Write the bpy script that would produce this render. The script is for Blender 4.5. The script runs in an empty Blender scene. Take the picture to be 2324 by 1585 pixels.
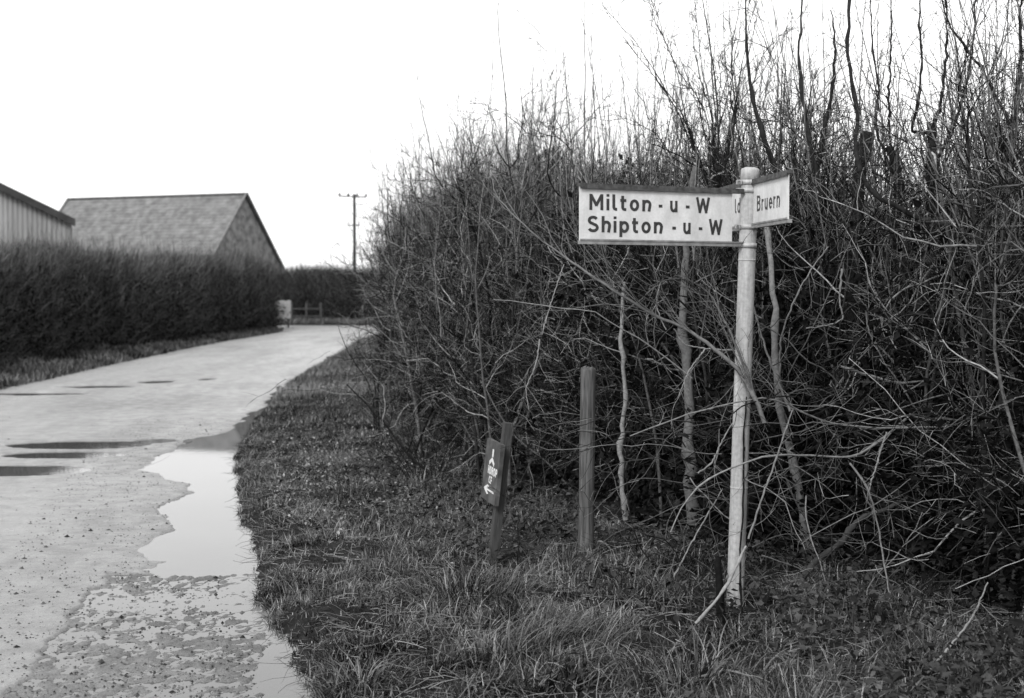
import bpy, math
import numpy as np
from mathutils import Vector, Matrix

rng = np.random.default_rng(7)
S = bpy.context.scene
COL = S.collection

# ------------------------------------------------------------------ camera, sky, sun, exposure
F = 3228.0                     # focal length in units of the 2324 px wide layout frame (50 mm on 36 mm)
CX, CY, HOR, EYE = 1162.0, 792.5, 665.0, 1.6
TH = math.atan((CY - HOR) / F)
cam_d = bpy.data.cameras.new('camera')
cam_d.sensor_width = 36.0
cam_d.lens = 50.0
cam_d.clip_start = 0.05
cam_d.clip_end = 6000
cam_d.dof.use_dof = True
cam_d.dof.focus_distance = 6.9
cam_d.dof.aperture_fstop = 3.6
cam = bpy.data.objects.new('camera', cam_d)
COL.objects.link(cam)
cam.location = (0, 0, EYE)
cam.rotation_euler = (math.radians(90) - TH, 0, 0)
S.camera = cam

SUN_EL, SUN_AZ = math.radians(40), math.radians(206)     # soft light from the left, behind the camera
world = bpy.data.worlds.new('World')
S.world = world
world.use_nodes = True
nt = world.node_tree
nt.nodes.clear()
sky = nt.nodes.new('ShaderNodeTexSky')
sky.sky_type = 'NISHITA'
sky.sun_disc = False
sky.sun_elevation = SUN_EL
sky.sun_rotation = SUN_AZ
sky.air_density = 1.5
sky.dust_density = 4.0
bw = nt.nodes.new('ShaderNodeRGBToBW')
mix = nt.nodes.new('ShaderNodeMix')                       # cloud layer: evens the clear sky out to overcast white
mix.data_type = 'FLOAT'
mix.inputs['Factor'].default_value = 0.7
mix.inputs['B'].default_value = 9.0
bg = nt.nodes.new('ShaderNodeBackground')
bg.inputs['Strength'].default_value = 0.1
wo = nt.nodes.new('ShaderNodeOutputWorld')
nt.links.new(sky.outputs['Color'], bw.inputs['Color'])
nt.links.new(bw.outputs['Val'], mix.inputs['A'])
nt.links.new(mix.outputs['Result'], bg.inputs['Color'])
nt.links.new(bg.outputs['Background'], wo.inputs['Surface'])

sun_d = bpy.data.lights.new('sun', 'SUN')
sun_d.energy = 1.5
sun_d.angle = math.radians(16)
sun_d.color = (1, 1, 1)
sun = bpy.data.objects.new('sun', sun_d)
COL.objects.link(sun)
sv = Vector((math.sin(SUN_AZ) * math.cos(SUN_EL), math.cos(SUN_AZ) * math.cos(SUN_EL), math.sin(SUN_EL)))
sun.rotation_euler = sv.to_track_quat('Z', 'Y').to_euler()
sun.location = sv * 30

S.view_settings.view_transform = 'Standard'
S.view_settings.look = 'None'
S.view_settings.gamma = 1.0
S.view_settings.use_curve_mapping = False
S.view_settings.exposure = 1.1
S.cycles.max_bounces = 4
S.cycles.diffuse_bounces = 1
S.cycles.glossy_bounces = 2

# ------------------------------------------------------------------ layout helpers (photo pixel -> place in the world)
cth, sth = math.cos(TH), math.sin(TH)
def ray(px, py):
    u, v = (px - CX) / F, -(py - CY) / F
    return np.array([u, cth + v * sth, -sth + v * cth])
def G(px, py, z=0.0):
    d = ray(px, py)
    return np.array([0, 0, EYE]) + d * ((z - EYE) / d[2])
def P(px, py, Y):
    d = ray(px, py)
    return np.array([0, 0, EYE]) + d * (Y / d[1])

# ------------------------------------------------------------------ numpy noise
_perm = rng.random((256, 256))
def vnoise(x, y):
    xi, yi = np.floor(x).astype(int), np.floor(y).astype(int)
    fx, fy = x - xi, y - yi
    fx, fy = fx * fx * (3 - 2 * fx), fy * fy * (3 - 2 * fy)
    a = _perm[xi & 255, yi & 255]; b = _perm[(xi + 1) & 255, yi & 255]
    c = _perm[xi & 255, (yi + 1) & 255]; d = _perm[(xi + 1) & 255, (yi + 1) & 255]
    return (a + (b - a) * fx) * (1 - fy) + (c + (d - c) * fx) * fy - 0.5
def fbm(x, y, o=4, g=0.5):
    s, a, n = 0, 1.0, 0
    for k in range(o):
        s = s + a * vnoise(x * 2 ** k + 17.3 * k, y * 2 ** k + 9.1 * k); n += a; a *= g
    return s / n * 2
def sstep(a, b, x):
    t = np.clip((x - a) / (b - a), 0, 1)
    return t * t * (3 - 2 * t)

# ------------------------------------------------------------------ land
_e = [(760, 1640), (700, 1560), (608, 1370), (598, 1290), (560, 1190), (543, 1110), (541, 1040), (560, 985), (590, 945), (640, 890), (700, 850), (775, 805)]
_e = sorted([(G(*p)[1], G(*p)[0]) for p in _e])
_ey = np.array([-30, 0, 2.5] + [a for a, b in _e] + [45, 55, 62, 66, 70, 90])
_ex = np.array([1.5, 0.7, 0.1] + [b for a, b in _e] + [-4.9, -5.0, -4.0, 0.0, 12, 30])
def xe(y):
    y = np.asarray(y, float)
    return np.interp(y, _ey, _ex)
def edge(y):
    y = np.asarray(y, float)
    return xe(y) + 0.06 * vnoise(y * 2.1, y * 0) + 0.04 * vnoise(y * 6.3 + 40, y * 0) + 0.03 * vnoise(y * 17 + 4, y * 0)
_l = [(0, 889), (130, 860), (250, 832), (400, 799), (520, 775), (630, 757)]
_l = sorted([(G(*p)[1], G(*p)[0]) for p in _l])
_ly = np.array([-30, 10] + [a for a, b in _l] + [_l[-1][0] + 2.5, 64.5])
_lx = np.array([-40, -12] + [b for a, b in _l] + [_l[-1][1] - 0.2, -16])
def xl(y):
    y = np.asarray(y, float)
    return np.interp(y, _ly, _lx)
def vh(x, y):          # right verge height
    x, y = np.asarray(x, float), np.asarray(y, float)
    d = x - edge(y)
    return np.where(d > -0.02, 0.075 * sstep(-0.02, 0.14, d) + 0.03 * np.clip(d, 0, 4) + 0.05 * fbm(x * 1.3, y * 1.3, 3) * sstep(0, 0.6, d) + 0.025 * fbm(x * 6, y * 6, 2) * sstep(0, .3, d), -0.06 + 0 * d)
def lh(x, y):          # left verge height
    d = xl(y) + 0.25 * vnoise(y * .7, y * 0) - x
    return np.where(d > 0, 0.06 * sstep(0, 0.4, d) + 0.03 * np.clip(d, 0, 3) + 0.04 * fbm(x * 2, y * 2, 2), -0.06)
def GV(px, py):
    z = 0.1
    for _ in range(6):
        p = G(px, py, z); z = float(vh(p[0], p[1]))
    return p

# ------------------------------------------------------------------ materials (all grey: the place is seen in black and white)
MATS = {}
def nodes(name, rough=0.8, spec=0.3):
    m = bpy.data.materials.new(name); m.use_nodes = True
    t = m.node_tree; b = t.nodes['Principled BSDF']
    b.inputs['Roughness'].default_value = rough
    b.inputs['Specular IOR Level'].default_value = spec
    MATS[name] = m
    return m, t, b
def tex_noise(t, scale, detail=4, coord='Object', stretch=None, rough=.55):
    c = t.nodes.new('ShaderNodeTexCoord'); n = t.nodes.new('ShaderNodeTexNoise')
    n.inputs['Scale'].default_value = scale; n.inputs['Detail'].default_value = detail; n.inputs['Roughness'].default_value = rough
    if stretch:
        mp = t.nodes.new('ShaderNodeMapping'); mp.inputs['Scale'].default_value = stretch
        t.links.new(c.outputs[coord], mp.inputs['Vector']); t.links.new(mp.outputs['Vector'], n.inputs['Vector'])
    else:
        t.links.new(c.outputs[coord], n.inputs['Vector'])
    return n.outputs['Fac']
def rng_node(t, src, a, b, lo, hi):
    r = t.nodes.new('ShaderNodeMapRange')
    r.inputs['From Min'].default_value = a; r.inputs['From Max'].default_value = b
    r.inputs['To Min'].default_value = lo; r.inputs['To Max'].default_value = hi
    t.links.new(src, r.inputs['Value'])
    return r.outputs['Result']
def mth(t, op, a, b):
    m = t.nodes.new('ShaderNodeMath'); m.operation = op
    for k, v in enumerate((a, b)):
        if isinstance(v, (int, float)): m.inputs[k].default_value = v
        else: t.links.new(v, m.inputs[k])
    return m.outputs[0]
def bump(t, b, src, strength, dist):
    n = t.nodes.new('ShaderNodeBump'); n.inputs['Strength'].default_value = strength; n.inputs['Distance'].default_value = dist
    t.links.new(src, n.inputs['Height']); t.links.new(n.outputs['Normal'], b.inputs['Normal'])
def noise_mat(name, lo, hi, scale, rough=.8, spec=.3, stretch=None, bmp=0, bd=.01, detail=5, a=.35, bb=.65):
    m, t, b = nodes(name, rough, spec)
    f = tex_noise(t, scale, detail, stretch=stretch)
    t.links.new(rng_node(t, f, a, bb, lo, hi), b.inputs['Base Color'])
    if bmp: bump(t, b, f, bmp, bd)
    return m
def tone_mat(name, lo, hi, rough=.7, spec=.3, scale=60, amt=.35):
    m, t, b = nodes(name, rough, spec)
    at = t.nodes.new('ShaderNodeAttribute'); at.attribute_name = 'tone'
    v = rng_node(t, at.outputs['Fac'], 0, 1, lo, hi)
    f = rng_node(t, tex_noise(t, scale, 3), .3, .7, 1 - amt, 1 + amt)
    t.links.new(mth(t, 'MULTIPLY', v, f), b.inputs['Base Color'])
    return m

BARK = tone_mat('bark', .003, .30, .9, .06, 45, .4)
BARKDARK = tone_mat('dark_bark', .006, .06, .9, .06, 40, .4)
CANE = tone_mat('cane_bark', .010, .21, .85, .1, 50, .3)
GRASS = tone_mat('grass_blade', .002, .27, .85, .08, 30, .2)
STRAW = tone_mat('dry_grass', .005, .23, .8, .1, 30, .2)
LEAF = tone_mat('leaf', .003, .07, .8, .1, 30, .3)
SHADELEAF = tone_mat('shade_leaf', .002, .025, .9, .04, 30, .3)  # added filler leaves, near black to carry the hedge's inner shade
SOIL = noise_mat('soil', .006, .022, 9, .95, .04, bmp=.6, bd=.02)
FIELD = noise_mat('field_grass', .03, .06, .6, .95, .1)

# wet tarmac
m, t, b = nodes('wet_tarmac', .35, .5)
big = tex_noise(t, .55, 4, stretch=(1.3, .5, 1))
fine = tex_noise(t, 120, 4, rough=.7)
mid = tex_noise(t, 5, 9, rough=.68)
spk = tex_noise(t, 38, 2)
aw = t.nodes.new('ShaderNodeAttribute'); aw.attribute_name = 'wear'
c1 = mth(t, 'MULTIPLY', rng_node(t, big, .3, .7, .175, .225), rng_node(t, aw.outputs['Fac'], .1, 1.0, 1.25, .62))
c2 = mth(t, 'MULTIPLY', rng_node(t, fine, .3, .7, .72, 1.28), rng_node(t, spk, .30, .36, .55, 1))
c3 = rng_node(t, mid, .3, .7, .78, 1.2)
at = t.nodes.new('ShaderNodeAttribute'); at.attribute_name = 'tone'       # 1 where the top layer has broken away
t.links.new(mth(t, 'MULTIPLY', mth(t, 'MULTIPLY', mth(t, 'MULTIPLY', c1, c2), c3), rng_node(t, at.outputs['Fac'], 0, 1, 1, .55)), b.inputs['Base Color'])
t.links.new(mth(t, 'ADD', mth(t, 'ADD', rng_node(t, mid, .35, .65, .42, .2), rng_node(t, aw.outputs['Fac'], .1, 1, 0, .25)), rng_node(t, at.outputs['Fac'], 0, 1, 0, .4)), b.inputs['Roughness'])
bump(t, b, mth(t, 'ADD', tex_noise(t, 75, 5, rough=.7), mth(t, 'MULTIPLY', mid, 2.0)), .9, .010)
TARMAC = m
# broken surface under the water line
TARDARK = None
# muddy water
m, t, b = nodes('muddy_water', .03, .5)
b.inputs['IOR'].default_value = 1.33
t.links.new(rng_node(t, tex_noise(t, 1.2, 3), .3, .7, .05, .065), b.inputs['Base Color'])
bump(t, b, tex_noise(t, 9, 2), .05, .003)
WATER = m

# galvanised, weathered grey post
m, t, b = nodes('weathered_steel', .5, .5)
f1 = tex_noise(t, 3, 5, stretch=(14, 14, 1.2)); f2 = tex_noise(t, 55, 4)
v = mth(t, 'MULTIPLY', rng_node(t, f1, .3, .7, .20, .34), rng_node(t, f2, .3, .7, .8, 1.15))
t.links.new(v, b.inputs['Base Color']); bump(t, b, f2, .2, .002)
STEEL = m
m, t, b = nodes('sign_face', .6, .3)
f1 = tex_noise(t, 14, 6, stretch=(1, 1, .6)); f2 = tex_noise(t, 90, 4)
v = mth(t, 'MULTIPLY', rng_node(t, f1, .35, .7, .54, .40), rng_node(t, f2, .3, .7, .93, 1.05))
t.links.new(v, b.inputs['Base Color'])
FACE = m
m, t, b = nodes('lettering_black', .5, .4)
t.links.new(rng_node(t, tex_noise(t, 60, 4), .3, .7, .012, .035), b.inputs['Base Color']); INK = m
m, t, b = nodes('lettering_white', .5, .4)
t.links.new(rng_node(t, tex_noise(t, 60, 4), .3, .7, .42, .6), b.inputs['Base Color']); WHITE = m
RAIL = noise_mat('sign_rail', .13, .22, 30, .5, .5)
RAILDARK = noise_mat('shaded_rail', .02, .07, 40, .7, .3)  # top rail: the shadow under its lip is put into the colour
POSTWOOD = noise_mat('post_wood', .03, .10, 6, .85, .2, stretch=(14, 14, .9), bmp=.7, bd=.006)
STAKE = noise_mat('stake_wood', .02, .05, 8, .8, .25, stretch=(12, 12, 1), bmp=.4, bd=.004)
STAKEPALE = noise_mat('board_paint', .025, .075, 14, .7, .3)
ROOFING = noise_mat('mottled_roof', .08, .17, 2.4, .9, .1, detail=9, bmp=.3, bd=.03, a=.3, bb=.7)
STONE = noise_mat('barn_stone', .10, .26, 2.4, .9, .2, detail=6, bmp=.4, bd=.03)
SHEET = noise_mat('shed_sheet', .17, .23, .8, .6, .3, stretch=(3, 3, .5))
COPING = noise_mat('coping', .11, .17, 4)
FASCIA = noise_mat('dark_fascia', .015, .035, 3, .6, .3)
FARBOARD = noise_mat('far_board', .40, .5, 5, .6, .3)
POLEWOOD = noise_mat('pole_wood', .025, .045, 3, .8, .2)

# ------------------------------------------------------------------ mesh helpers
def mesh(name, verts, faces, tone=None, smooth=False):
    """faces: list of index arrays, each (n,3) or (n,4)"""
    me = bpy.data.meshes.new(name)
    verts = np.asarray(verts, np.float32)
    if not isinstance(faces, list) or np.ndim(faces[0]) == 1: faces = [faces]
    faces = [np.asarray(f, np.int32) for f in faces if len(f)]
    me.vertices.add(len(verts)); me.vertices.foreach_set('co', verts.ravel())
    loops = np.concatenate([f.ravel() for f in faces]); tot = np.concatenate([np.full(len(f), f.shape[1]) for f in faces])
    start = np.concatenate([[0], np.cumsum(tot)[:-1]])
    me.loops.add(len(loops)); me.loops.foreach_set('vertex_index', loops)
    me.polygons.add(len(tot)); me.polygons.foreach_set('loop_start', start.astype(np.int32)); me.polygons.foreach_set('loop_total', tot.astype(np.int32))
    me.polygons.foreach_set('use_smooth', np.full(len(tot), bool(smooth)))
    if tone is not None:
        a = me.attributes.new('tone', 'FLOAT', 'POINT'); a.data.foreach_set('value', np.asarray(tone, np.float32))
    me.update(calc_edges=True)
    return me
def put(name, me, mat, parent=None, loc=None, **tags):
    o = bpy.data.objects.new(name, me); COL.objects.link(o)
    if mat is not None and me is not None and not me.materials: me.materials.append(mat)
    if parent is not None: o.parent = parent
    if loc is not None: o.location = loc
    for k, v in tags.items(): o[k] = v
    return o
def thing(name, label, category, loc=(0, 0, 0), rot=(0, 0, 0), group=None):
    o = bpy.data.objects.new(name, None); COL.objects.link(o)
    o.location = loc; o.rotation_euler = rot; o['label'] = label; o['category'] = category
    if group: o['group'] = group
    return o

class Acc:
    def __init__(s): s.v, s.f3, s.f4, s.t, s.n = [], [], [], [], 0
    def add(s, v, f, tone=0.5):
        v = np.asarray(v, float).reshape(-1, 3); f = np.asarray(f, int)
        (s.f3 if f.shape[1] == 3 else s.f4).append(f + s.n)
        s.v.append(v); s.t.append(np.full(len(v), tone) if np.isscalar(tone) else np.asarray(tone)); s.n += len(v)
        return s
    def box(s, c, size, rot=None, tone=.5):
        c, h = np.asarray(c, float), np.asarray(size, float) / 2
        v = np.array([[i, j, k] for i in (-1, 1) for j in (-1, 1) for k in (-1, 1)]) * h
        if rot is not None: v = v @ np.asarray(rot).T
        return s.add(v + c, [[0, 1, 3, 2], [4, 6, 7, 5], [0, 4, 5, 1], [2, 3, 7, 6], [0, 2, 6, 4], [1, 5, 7, 3]], tone)
    def tubes(s, Pn, R, sides=3, tone=None, cap=False):
        Pn = np.asarray(Pn, float); R = np.asarray(R, float)
        if Pn.ndim == 2: Pn, R = Pn[None], R[None]
        N, K, _ = Pn.shape
        T = np.gradient(Pn, axis=1); T /= np.linalg.norm(T, axis=2, keepdims=True) + 1e-9
        mt = T.mean(axis=1); ref = np.eye(3)[np.argmin(np.abs(mt), axis=1)]
        A = np.cross(T, ref[:, None, :]); A /= np.linalg.norm(A, axis=2, keepdims=True) + 1e-9
        B = np.cross(T, A)
        an = np.arange(sides) / sides * 2 * math.pi
        ring = A[:, :, None, :] * np.cos(an)[None, None, :, None] + B[:, :, None, :] * np.sin(an)[None, None, :, None]
        V = Pn[:, :, None, :] + ring * R[:, :, None, None]
        idx = np.arange(N * K * sides).reshape(N, K, sides)
        a = idx[:, :-1]; b2 = idx[:, 1:]
        q = np.stack([a, np.roll(a, -1, 2), np.roll(b2, -1, 2), b2], -1).reshape(-1, 4)
        if tone is None: tone = np.full(N, .5)
        tn = np.repeat(np.broadcast_to(np.asarray(tone, float), (N,)), K * sides)
        s.add(V, q, tn)
        if cap:
            for k in range(N):
                r = V[k, -1]; c = r.mean(0)
                s.add(np.vstack([r, c]), [[i, (i + 1) % sides, sides] for i in range(sides)], tn[0])
        return s
    def merge(s, o, M=None):
        v = np.concatenate(o.v)
        if M is not None: v = v @ M[:3, :3].T + M[:3, 3]
        for f in o.f3: s.f3.append(f + s.n)
        for f in o.f4: s.f4.append(f + s.n)
        s.v.append(v); s.t.append(np.concatenate(o.t)); s.n += len(v)
    def mesh(s, name, smooth=False):
        f = []
        if s.f3: f.append(np.concatenate(s.f3))
        if s.f4: f.append(np.concatenate(s.f4))
        return mesh(name, np.concatenate(s.v), f, np.concatenate(s.t), smooth)

def nrm(v): return v / (np.linalg.norm(v, axis=-1, keepdims=True) + 1e-9)
def grow(st, d, L, K, wander=.15, up=0.0, r=rng, kink=0):
    st, d = np.asarray(st, float), nrm(np.asarray(d, float)); L = np.broadcast_to(L, (len(st),))
    out = [st]; p = st.copy()
    for k in range(K - 1):
        p = p + d * (L / (K - 1))[:, None]; out.append(p)
        d = nrm(d + wander * r.normal(size=d.shape) + np.array([0, 0, 1.0]) * up)
    return np.stack(out, 1)
def taper(r0, r1, K):
    t = np.linspace(0, 1, K)[None]
    return np.asarray(r0)[:, None] * (1 - t) + np.asarray(r1)[:, None] * t
def kids(Pn, n, t0, t1, a0, a1, r=rng):
    N, K, _ = Pn.shape
    i = np.repeat(np.arange(N), n); tt = r.uniform(t0, t1, len(i)) * (K - 1)
    k = np.minimum(tt.astype(int), K - 2); f = (tt - k)[:, None]
    p = Pn[i, k] * (1 - f) + Pn[i, k + 1] * f
    T = nrm(Pn[i, k + 1] - Pn[i, k])
    q = nrm(np.cross(T, r.normal(size=T.shape)))
    a = r.uniform(a0, a1, len(i))[:, None]
    return p, np.cos(a) * T + np.sin(a) * q, i, tt / (K - 1)
def ssub(pts, K, r=None, jit=0.0):
    """smooth curve through waypoints, K samples"""
    pts = np.asarray(pts, float); n = len(pts)
    d = np.concatenate([[0], np.cumsum(np.linalg.norm(np.diff(pts, axis=0), axis=1))])
    tn = np.gradient(pts, d, axis=0) if n > 2 else np.repeat((pts[1:] - pts[:1]) / d[-1], 2, 0)
    u = np.linspace(0, d[-1], K); k = np.clip(np.searchsorted(d, u) - 1, 0, n - 2)
    h = (d[k + 1] - d[k])[:, None]; s = (u - d[k])[:, None] / h
    o = (2 * s**3 - 3 * s**2 + 1) * pts[k] + (s**3 - 2 * s**2 + s) * h * tn[k] + (-2 * s**3 + 3 * s**2) * pts[k + 1] + (s**3 - s**2) * h * tn[k + 1]
    if jit: o[1:] += (r or rng).normal(size=o[1:].shape) * jit
    return o

# ------------------------------------------------------------------ ground, road, verges, puddles
v = np.array([[-3000, -3000, -.35], [3000, -3000, -.35], [3000, 3000, -.35], [-3000, 3000, -.35]])
put('ground', mesh('ground', v, [[0, 1, 2, 3]]), FIELD, kind='structure')

def grid(xs, ys, zf):
    X, Y = np.meshgrid(xs, ys); Z = zf(X, Y)
    V = np.stack([X, Y, Z], -1).reshape(-1, 3); n = len(xs)
    i = np.arange(len(ys) * n).reshape(len(ys), n)
    return V, np.stack([i[:-1, :-1], i[:-1, 1:], i[1:, 1:], i[1:, :-1]], -1).reshape(-1, 4)
gw_y = [0, 4, 5.6, 6.6, 7.4, 8.2, 9.5, 10.4, 11.2, 11.7, 12.6, 13.3, 15, 17, 20, 30, 45]
gw_w = [.5, .42, .34, .30, .34, .62, .50, .62, .38, .42, .85, .78, .55, .25, .12, .1, .05]
pC = G(310, 1330); 
def road_z(X, Y):
    d = edge(Y) - X                                    # distance into the road from the right edge
    Yn = Y + .5 * fbm(X * .6 + 3, Y * .6, 2)
    w = np.interp(Yn, gw_y, gw_w) + .10 * fbm(X * 2.3, Y * 1.6 + 5, 3)
    z = .011 + .003 * fbm(X * 3, Y * 3, 3) + .012 * sstep(.5, 3.5, d)
    wd = .02 + .35 * np.clip(fbm(X * .9 + 7, Y * .9, 2), 0, 1)
    z = z - .022 * sstep(wd, -.02, d - w - .045 * fbm(X * 9, Y * 7, 4, .6)) * (1 + .5 * fbm(X * 4, Y * 4, 4, .6))
    z = z + .004 * fbm(X * 14, Y * 14, 4, .7)
    # broken, potholed patch
    cx = -1.62 - .12 * (Y - 6.5) - .05 * fbm(Y * 2, X * 2, 2); hw = .50 + .05 * fbm(Y * 4.0, X * 0, 2)
    m = sstep(.012, -.012, np.abs(X - cx) - hw - .03 * fbm(X * 11, Y * 11, 3, .6)) * sstep(3.6, 4.4, Y) * sstep(8.02, 7.99, Y + .12 * fbm(X * 6, Y * 3, 4, .6))
    zz = -.0012 + .024 * fbm(X * 22, Y * 16, 5, .85) + .006 * fbm(X * 2.2, Y * 2.2 + 8, 2) + .008 * sstep(.25, .5, X - cx) * fbm(X * 22, Y * 22, 3, .7)
    z = z * (1 - m) + zz * m
    global PATCH
    PATCH = m
    # puddles on the left of the lane
    def dip(px, py, rx, ry, dp, Z):
        c = G(px, py); q = ((X - c[0]) / rx) ** 2 + ((Y - c[1]) / ry) ** 2
        q = q + .35 * fbm(X * 2.5 + px, Y * 2.0, 3)
        return Z - dp * sstep(1.25, .75, q)
    z = dip(175, 1011, .72, .42, .045, z); z = dip(150, 1034, .6, .32, .045, z); z = dip(30, 1070, .7, .42, .045, z)
    z = dip(215, 879, .65, .45, .05, z); z = dip(350, 1003, .22, .25, .045, z); z = dip(355, 868, .3, .5, .045, z)
    z = dip(470, 862, .15, .3, .045, z); z = dip(60, 896, 1.0, .35, .045, z)
    return z
xs = np.concatenate([np.arange(-40, -13, 1.5), np.arange(-13, -5.6, .12), np.arange(-5.6, -2.7, .045), np.arange(-2.7, -.55, .0145), np.arange(-.55, 6.5, .25)])
ys = np.concatenate([np.arange(-12, 4, .5), np.arange(4, 8.6, .0145)])
yy = [ys[-1]]
while yy[-1] < 71: yy.append(yy[-1] * 1.0058)
ys = np.concatenate([ys, yy[1:]])
V, Fc = grid(xs, ys, road_z)
dW = (edge(V[:, 1]) - V[:, 0]); wear = .5 + .5 * fbm(dW * 1.4 + .3 * fbm(V[:, 0] * .5, V[:, 1] * .3, 2), V[:, 1] * .10, 4, .6) + .25 * fbm(V[:, 0] * 1.2, V[:, 1] * .7, 4, .6)
wear += .5 * sstep(.5, 0, V[:, 0] - xl(V[:, 1]) + .5 * fbm(V[:, 0], V[:, 1] * .6, 3)) * (V[:, 0] - xl(V[:, 1]) < 1.6)
RM = mesh('road', V, Fc, PATCH.ravel() * (.75 + .25 * fbm(V[:, 0] * 15, V[:, 1] * 15, 3)), smooth=True)
_a = RM.attributes.new('wear', 'FLOAT', 'POINT'); _a.data.foreach_set('value', np.clip(wear, 0, 1.3).astype(np.float32))
put('road', RM, TARMAC, kind='structure')
# water lies level; the road surface breaks through it
Y = np.arange(2.5, 40, .25)
V = np.concatenate([np.stack([xe(Y) - np.where(Y < 8.4, 1.75, 1.25), Y, 0 * Y], 1), np.stack([xe(Y) + .12, Y, 0 * Y], 1)]); n = len(Y); i = np.arange(n - 1)
put('puddle', mesh('gutter_puddle', V, np.stack([i, i + n, i + n + 1, i + 1], 1)), WATER, kind='structure')
for k, (px, py, rx, ry) in enumerate([(60, 1045, 1.3, 1.9), (215, 879, 1., .9), (355, 868, .5, .9), (350, 1003, .4, .45), (470, 862, .3, .6), (40, 896, 1.5, .6)]):
    c = G(px, py); a = np.linspace(0, 2 * math.pi, 33)[:-1]
    V = np.stack([c[0] + rx * np.cos(a), c[1] + ry * np.sin(a), 0 * a + .001 + .0006 * k], 1)
    me = bpy.data.meshes.new('puddle'); me.from_pydata([tuple(q) for q in V], [], [tuple(range(32))])
    put('puddle', me, WATER, kind='structure')

xs = np.concatenate([np.arange(-5.8, 3, .045), np.arange(3, 16, .5)]); ys = np.concatenate([np.arange(-6, 4, .3), np.arange(4, 20, .045), np.arange(20, 90, .25)])
V, Fc = grid(xs, ys, vh)
put('verge', mesh('right_verge', V, Fc, smooth=True), SOIL, kind='structure')
xs = np.arange(-40, -6, .25); ys = np.arange(4, 90, .25)
def lz(X, Y): return np.where(Y < 63, lh(X, Y), -.06)
V, Fc = grid(xs, ys, lz)
put('verge', mesh('left_verge', V, Fc, smooth=True), SOIL, kind='structure')
xs = np.arange(-40, 16, .5); ys = np.arange(68, 95, .25)
V, Fc = grid(xs, ys, lambda X, Y: -.06 + .16 * sstep(69, 69.8, Y + .02 * (X + 9)) + .05 * fbm(X, Y, 2))
put('verge', mesh('far_verge', V, Fc, smooth=True), SOIL, kind='structure')

# ------------------------------------------------------------------ blades and leaves
def blades(pos, L, W, K, lean, droop, tone, r=rng, az=None):
    N = len(pos); az = r.uniform(0, 2 * math.pi, N) if az is None else az
    h = np.stack([np.cos(az), np.sin(az), 0 * az], 1); side = np.stack([-np.sin(az), np.cos(az), 0 * az], 1)
    d = nrm(h * np.tan(lean)[:, None] + np.array([0, 0, 1.]))
    pts = [pos]; p = pos.copy(); ang = lean.copy(); st = L / (K - 1)
    for k in range(K - 1):
        dd = h * np.sin(ang)[:, None] + np.array([0, 0, 1.]) * np.cos(ang)[:, None]
        p = p + dd * st[:, None]; pts.append(p); ang = np.minimum(ang + droop / (K - 1), 2.5)
    Pn = np.stack(pts, 1)
    w = (W[:, None] * (1 - np.linspace(0, 1, K) ** 1.6)[None])[:, :-1] / 2
    Lf = Pn[:, :-1] - side[:, None] * w[..., None]; Rt = Pn[:, :-1] + side[:, None] * w[..., None]
    Vv = np.concatenate([np.stack([Lf, Rt], 2).reshape(N, -1, 3), Pn[:, -1:]], 1); M = 2 * (K - 1) + 1
    base = (np.arange(N) * M)[:, None]
    q = np.array([[2 * k, 2 * k + 1, 2 * k + 3, 2 * k + 2] for k in range(K - 2)])
    t3 = np.array([[2 * (K - 2), 2 * (K - 2) + 1, M - 1]])
    a = Acc(); n0 = a.n
    a.v.append(Vv.reshape(-1, 3)); a.t.append(np.repeat(tone, M)); a.n = N * M
    a.f3.append((base[:, :, None] + t3[None]).reshape(-1, 3))
    if len(q): a.f4.append((base[:, :, None] + q[None]).reshape(-1, 4))
    return a
def leaves(pos, nrmv, size, tone, r=rng, asp=.75):
    N = len(pos); n = nrm(nrmv); u = nrm(np.cross(n, r.normal(size=n.shape))); w = np.cross(n, u)
    s = size[:, None]
    V = np.stack([pos - u * s * .5, pos + w * s * asp * .42 - u * s * .12 + n * s * .10, pos + u * s * .6, pos - w * s * asp * .42 - u * s * .12 + n * s * .10], 1)
    i = (np.arange(N) * 4)[:, None]
    a = Acc(); a.v.append(V.reshape(-1, 3)); a.t.append(np.repeat(tone, 4)); a.n = 4 * N
    a.f3.append(np.concatenate([i + np.array([[0, 2, 1]]), i + np.array([[0, 3, 2]])], 0))
    return a

# verge grass
def hedge_front(y):      # x of the foot of the right hedge
    return np.interp(y, _hy, _hx)
_h = [(2600, 1720), (2300, 1500), (1850, 1330), (1330, 1235), (1130, 1165), (1000, 1090), (860, 960)]
_h = sorted([(GV(*p)[1], GV(*p)[0]) for p in _h])
_hy = np.array([a for a, b in _h] + [22, 30, 38, 50, 60, 64]); _hx = np.array([b for a, b in _h] + [-2.4, -3.2, -3.95, -4.3, -3.6, -1.5])

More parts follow.
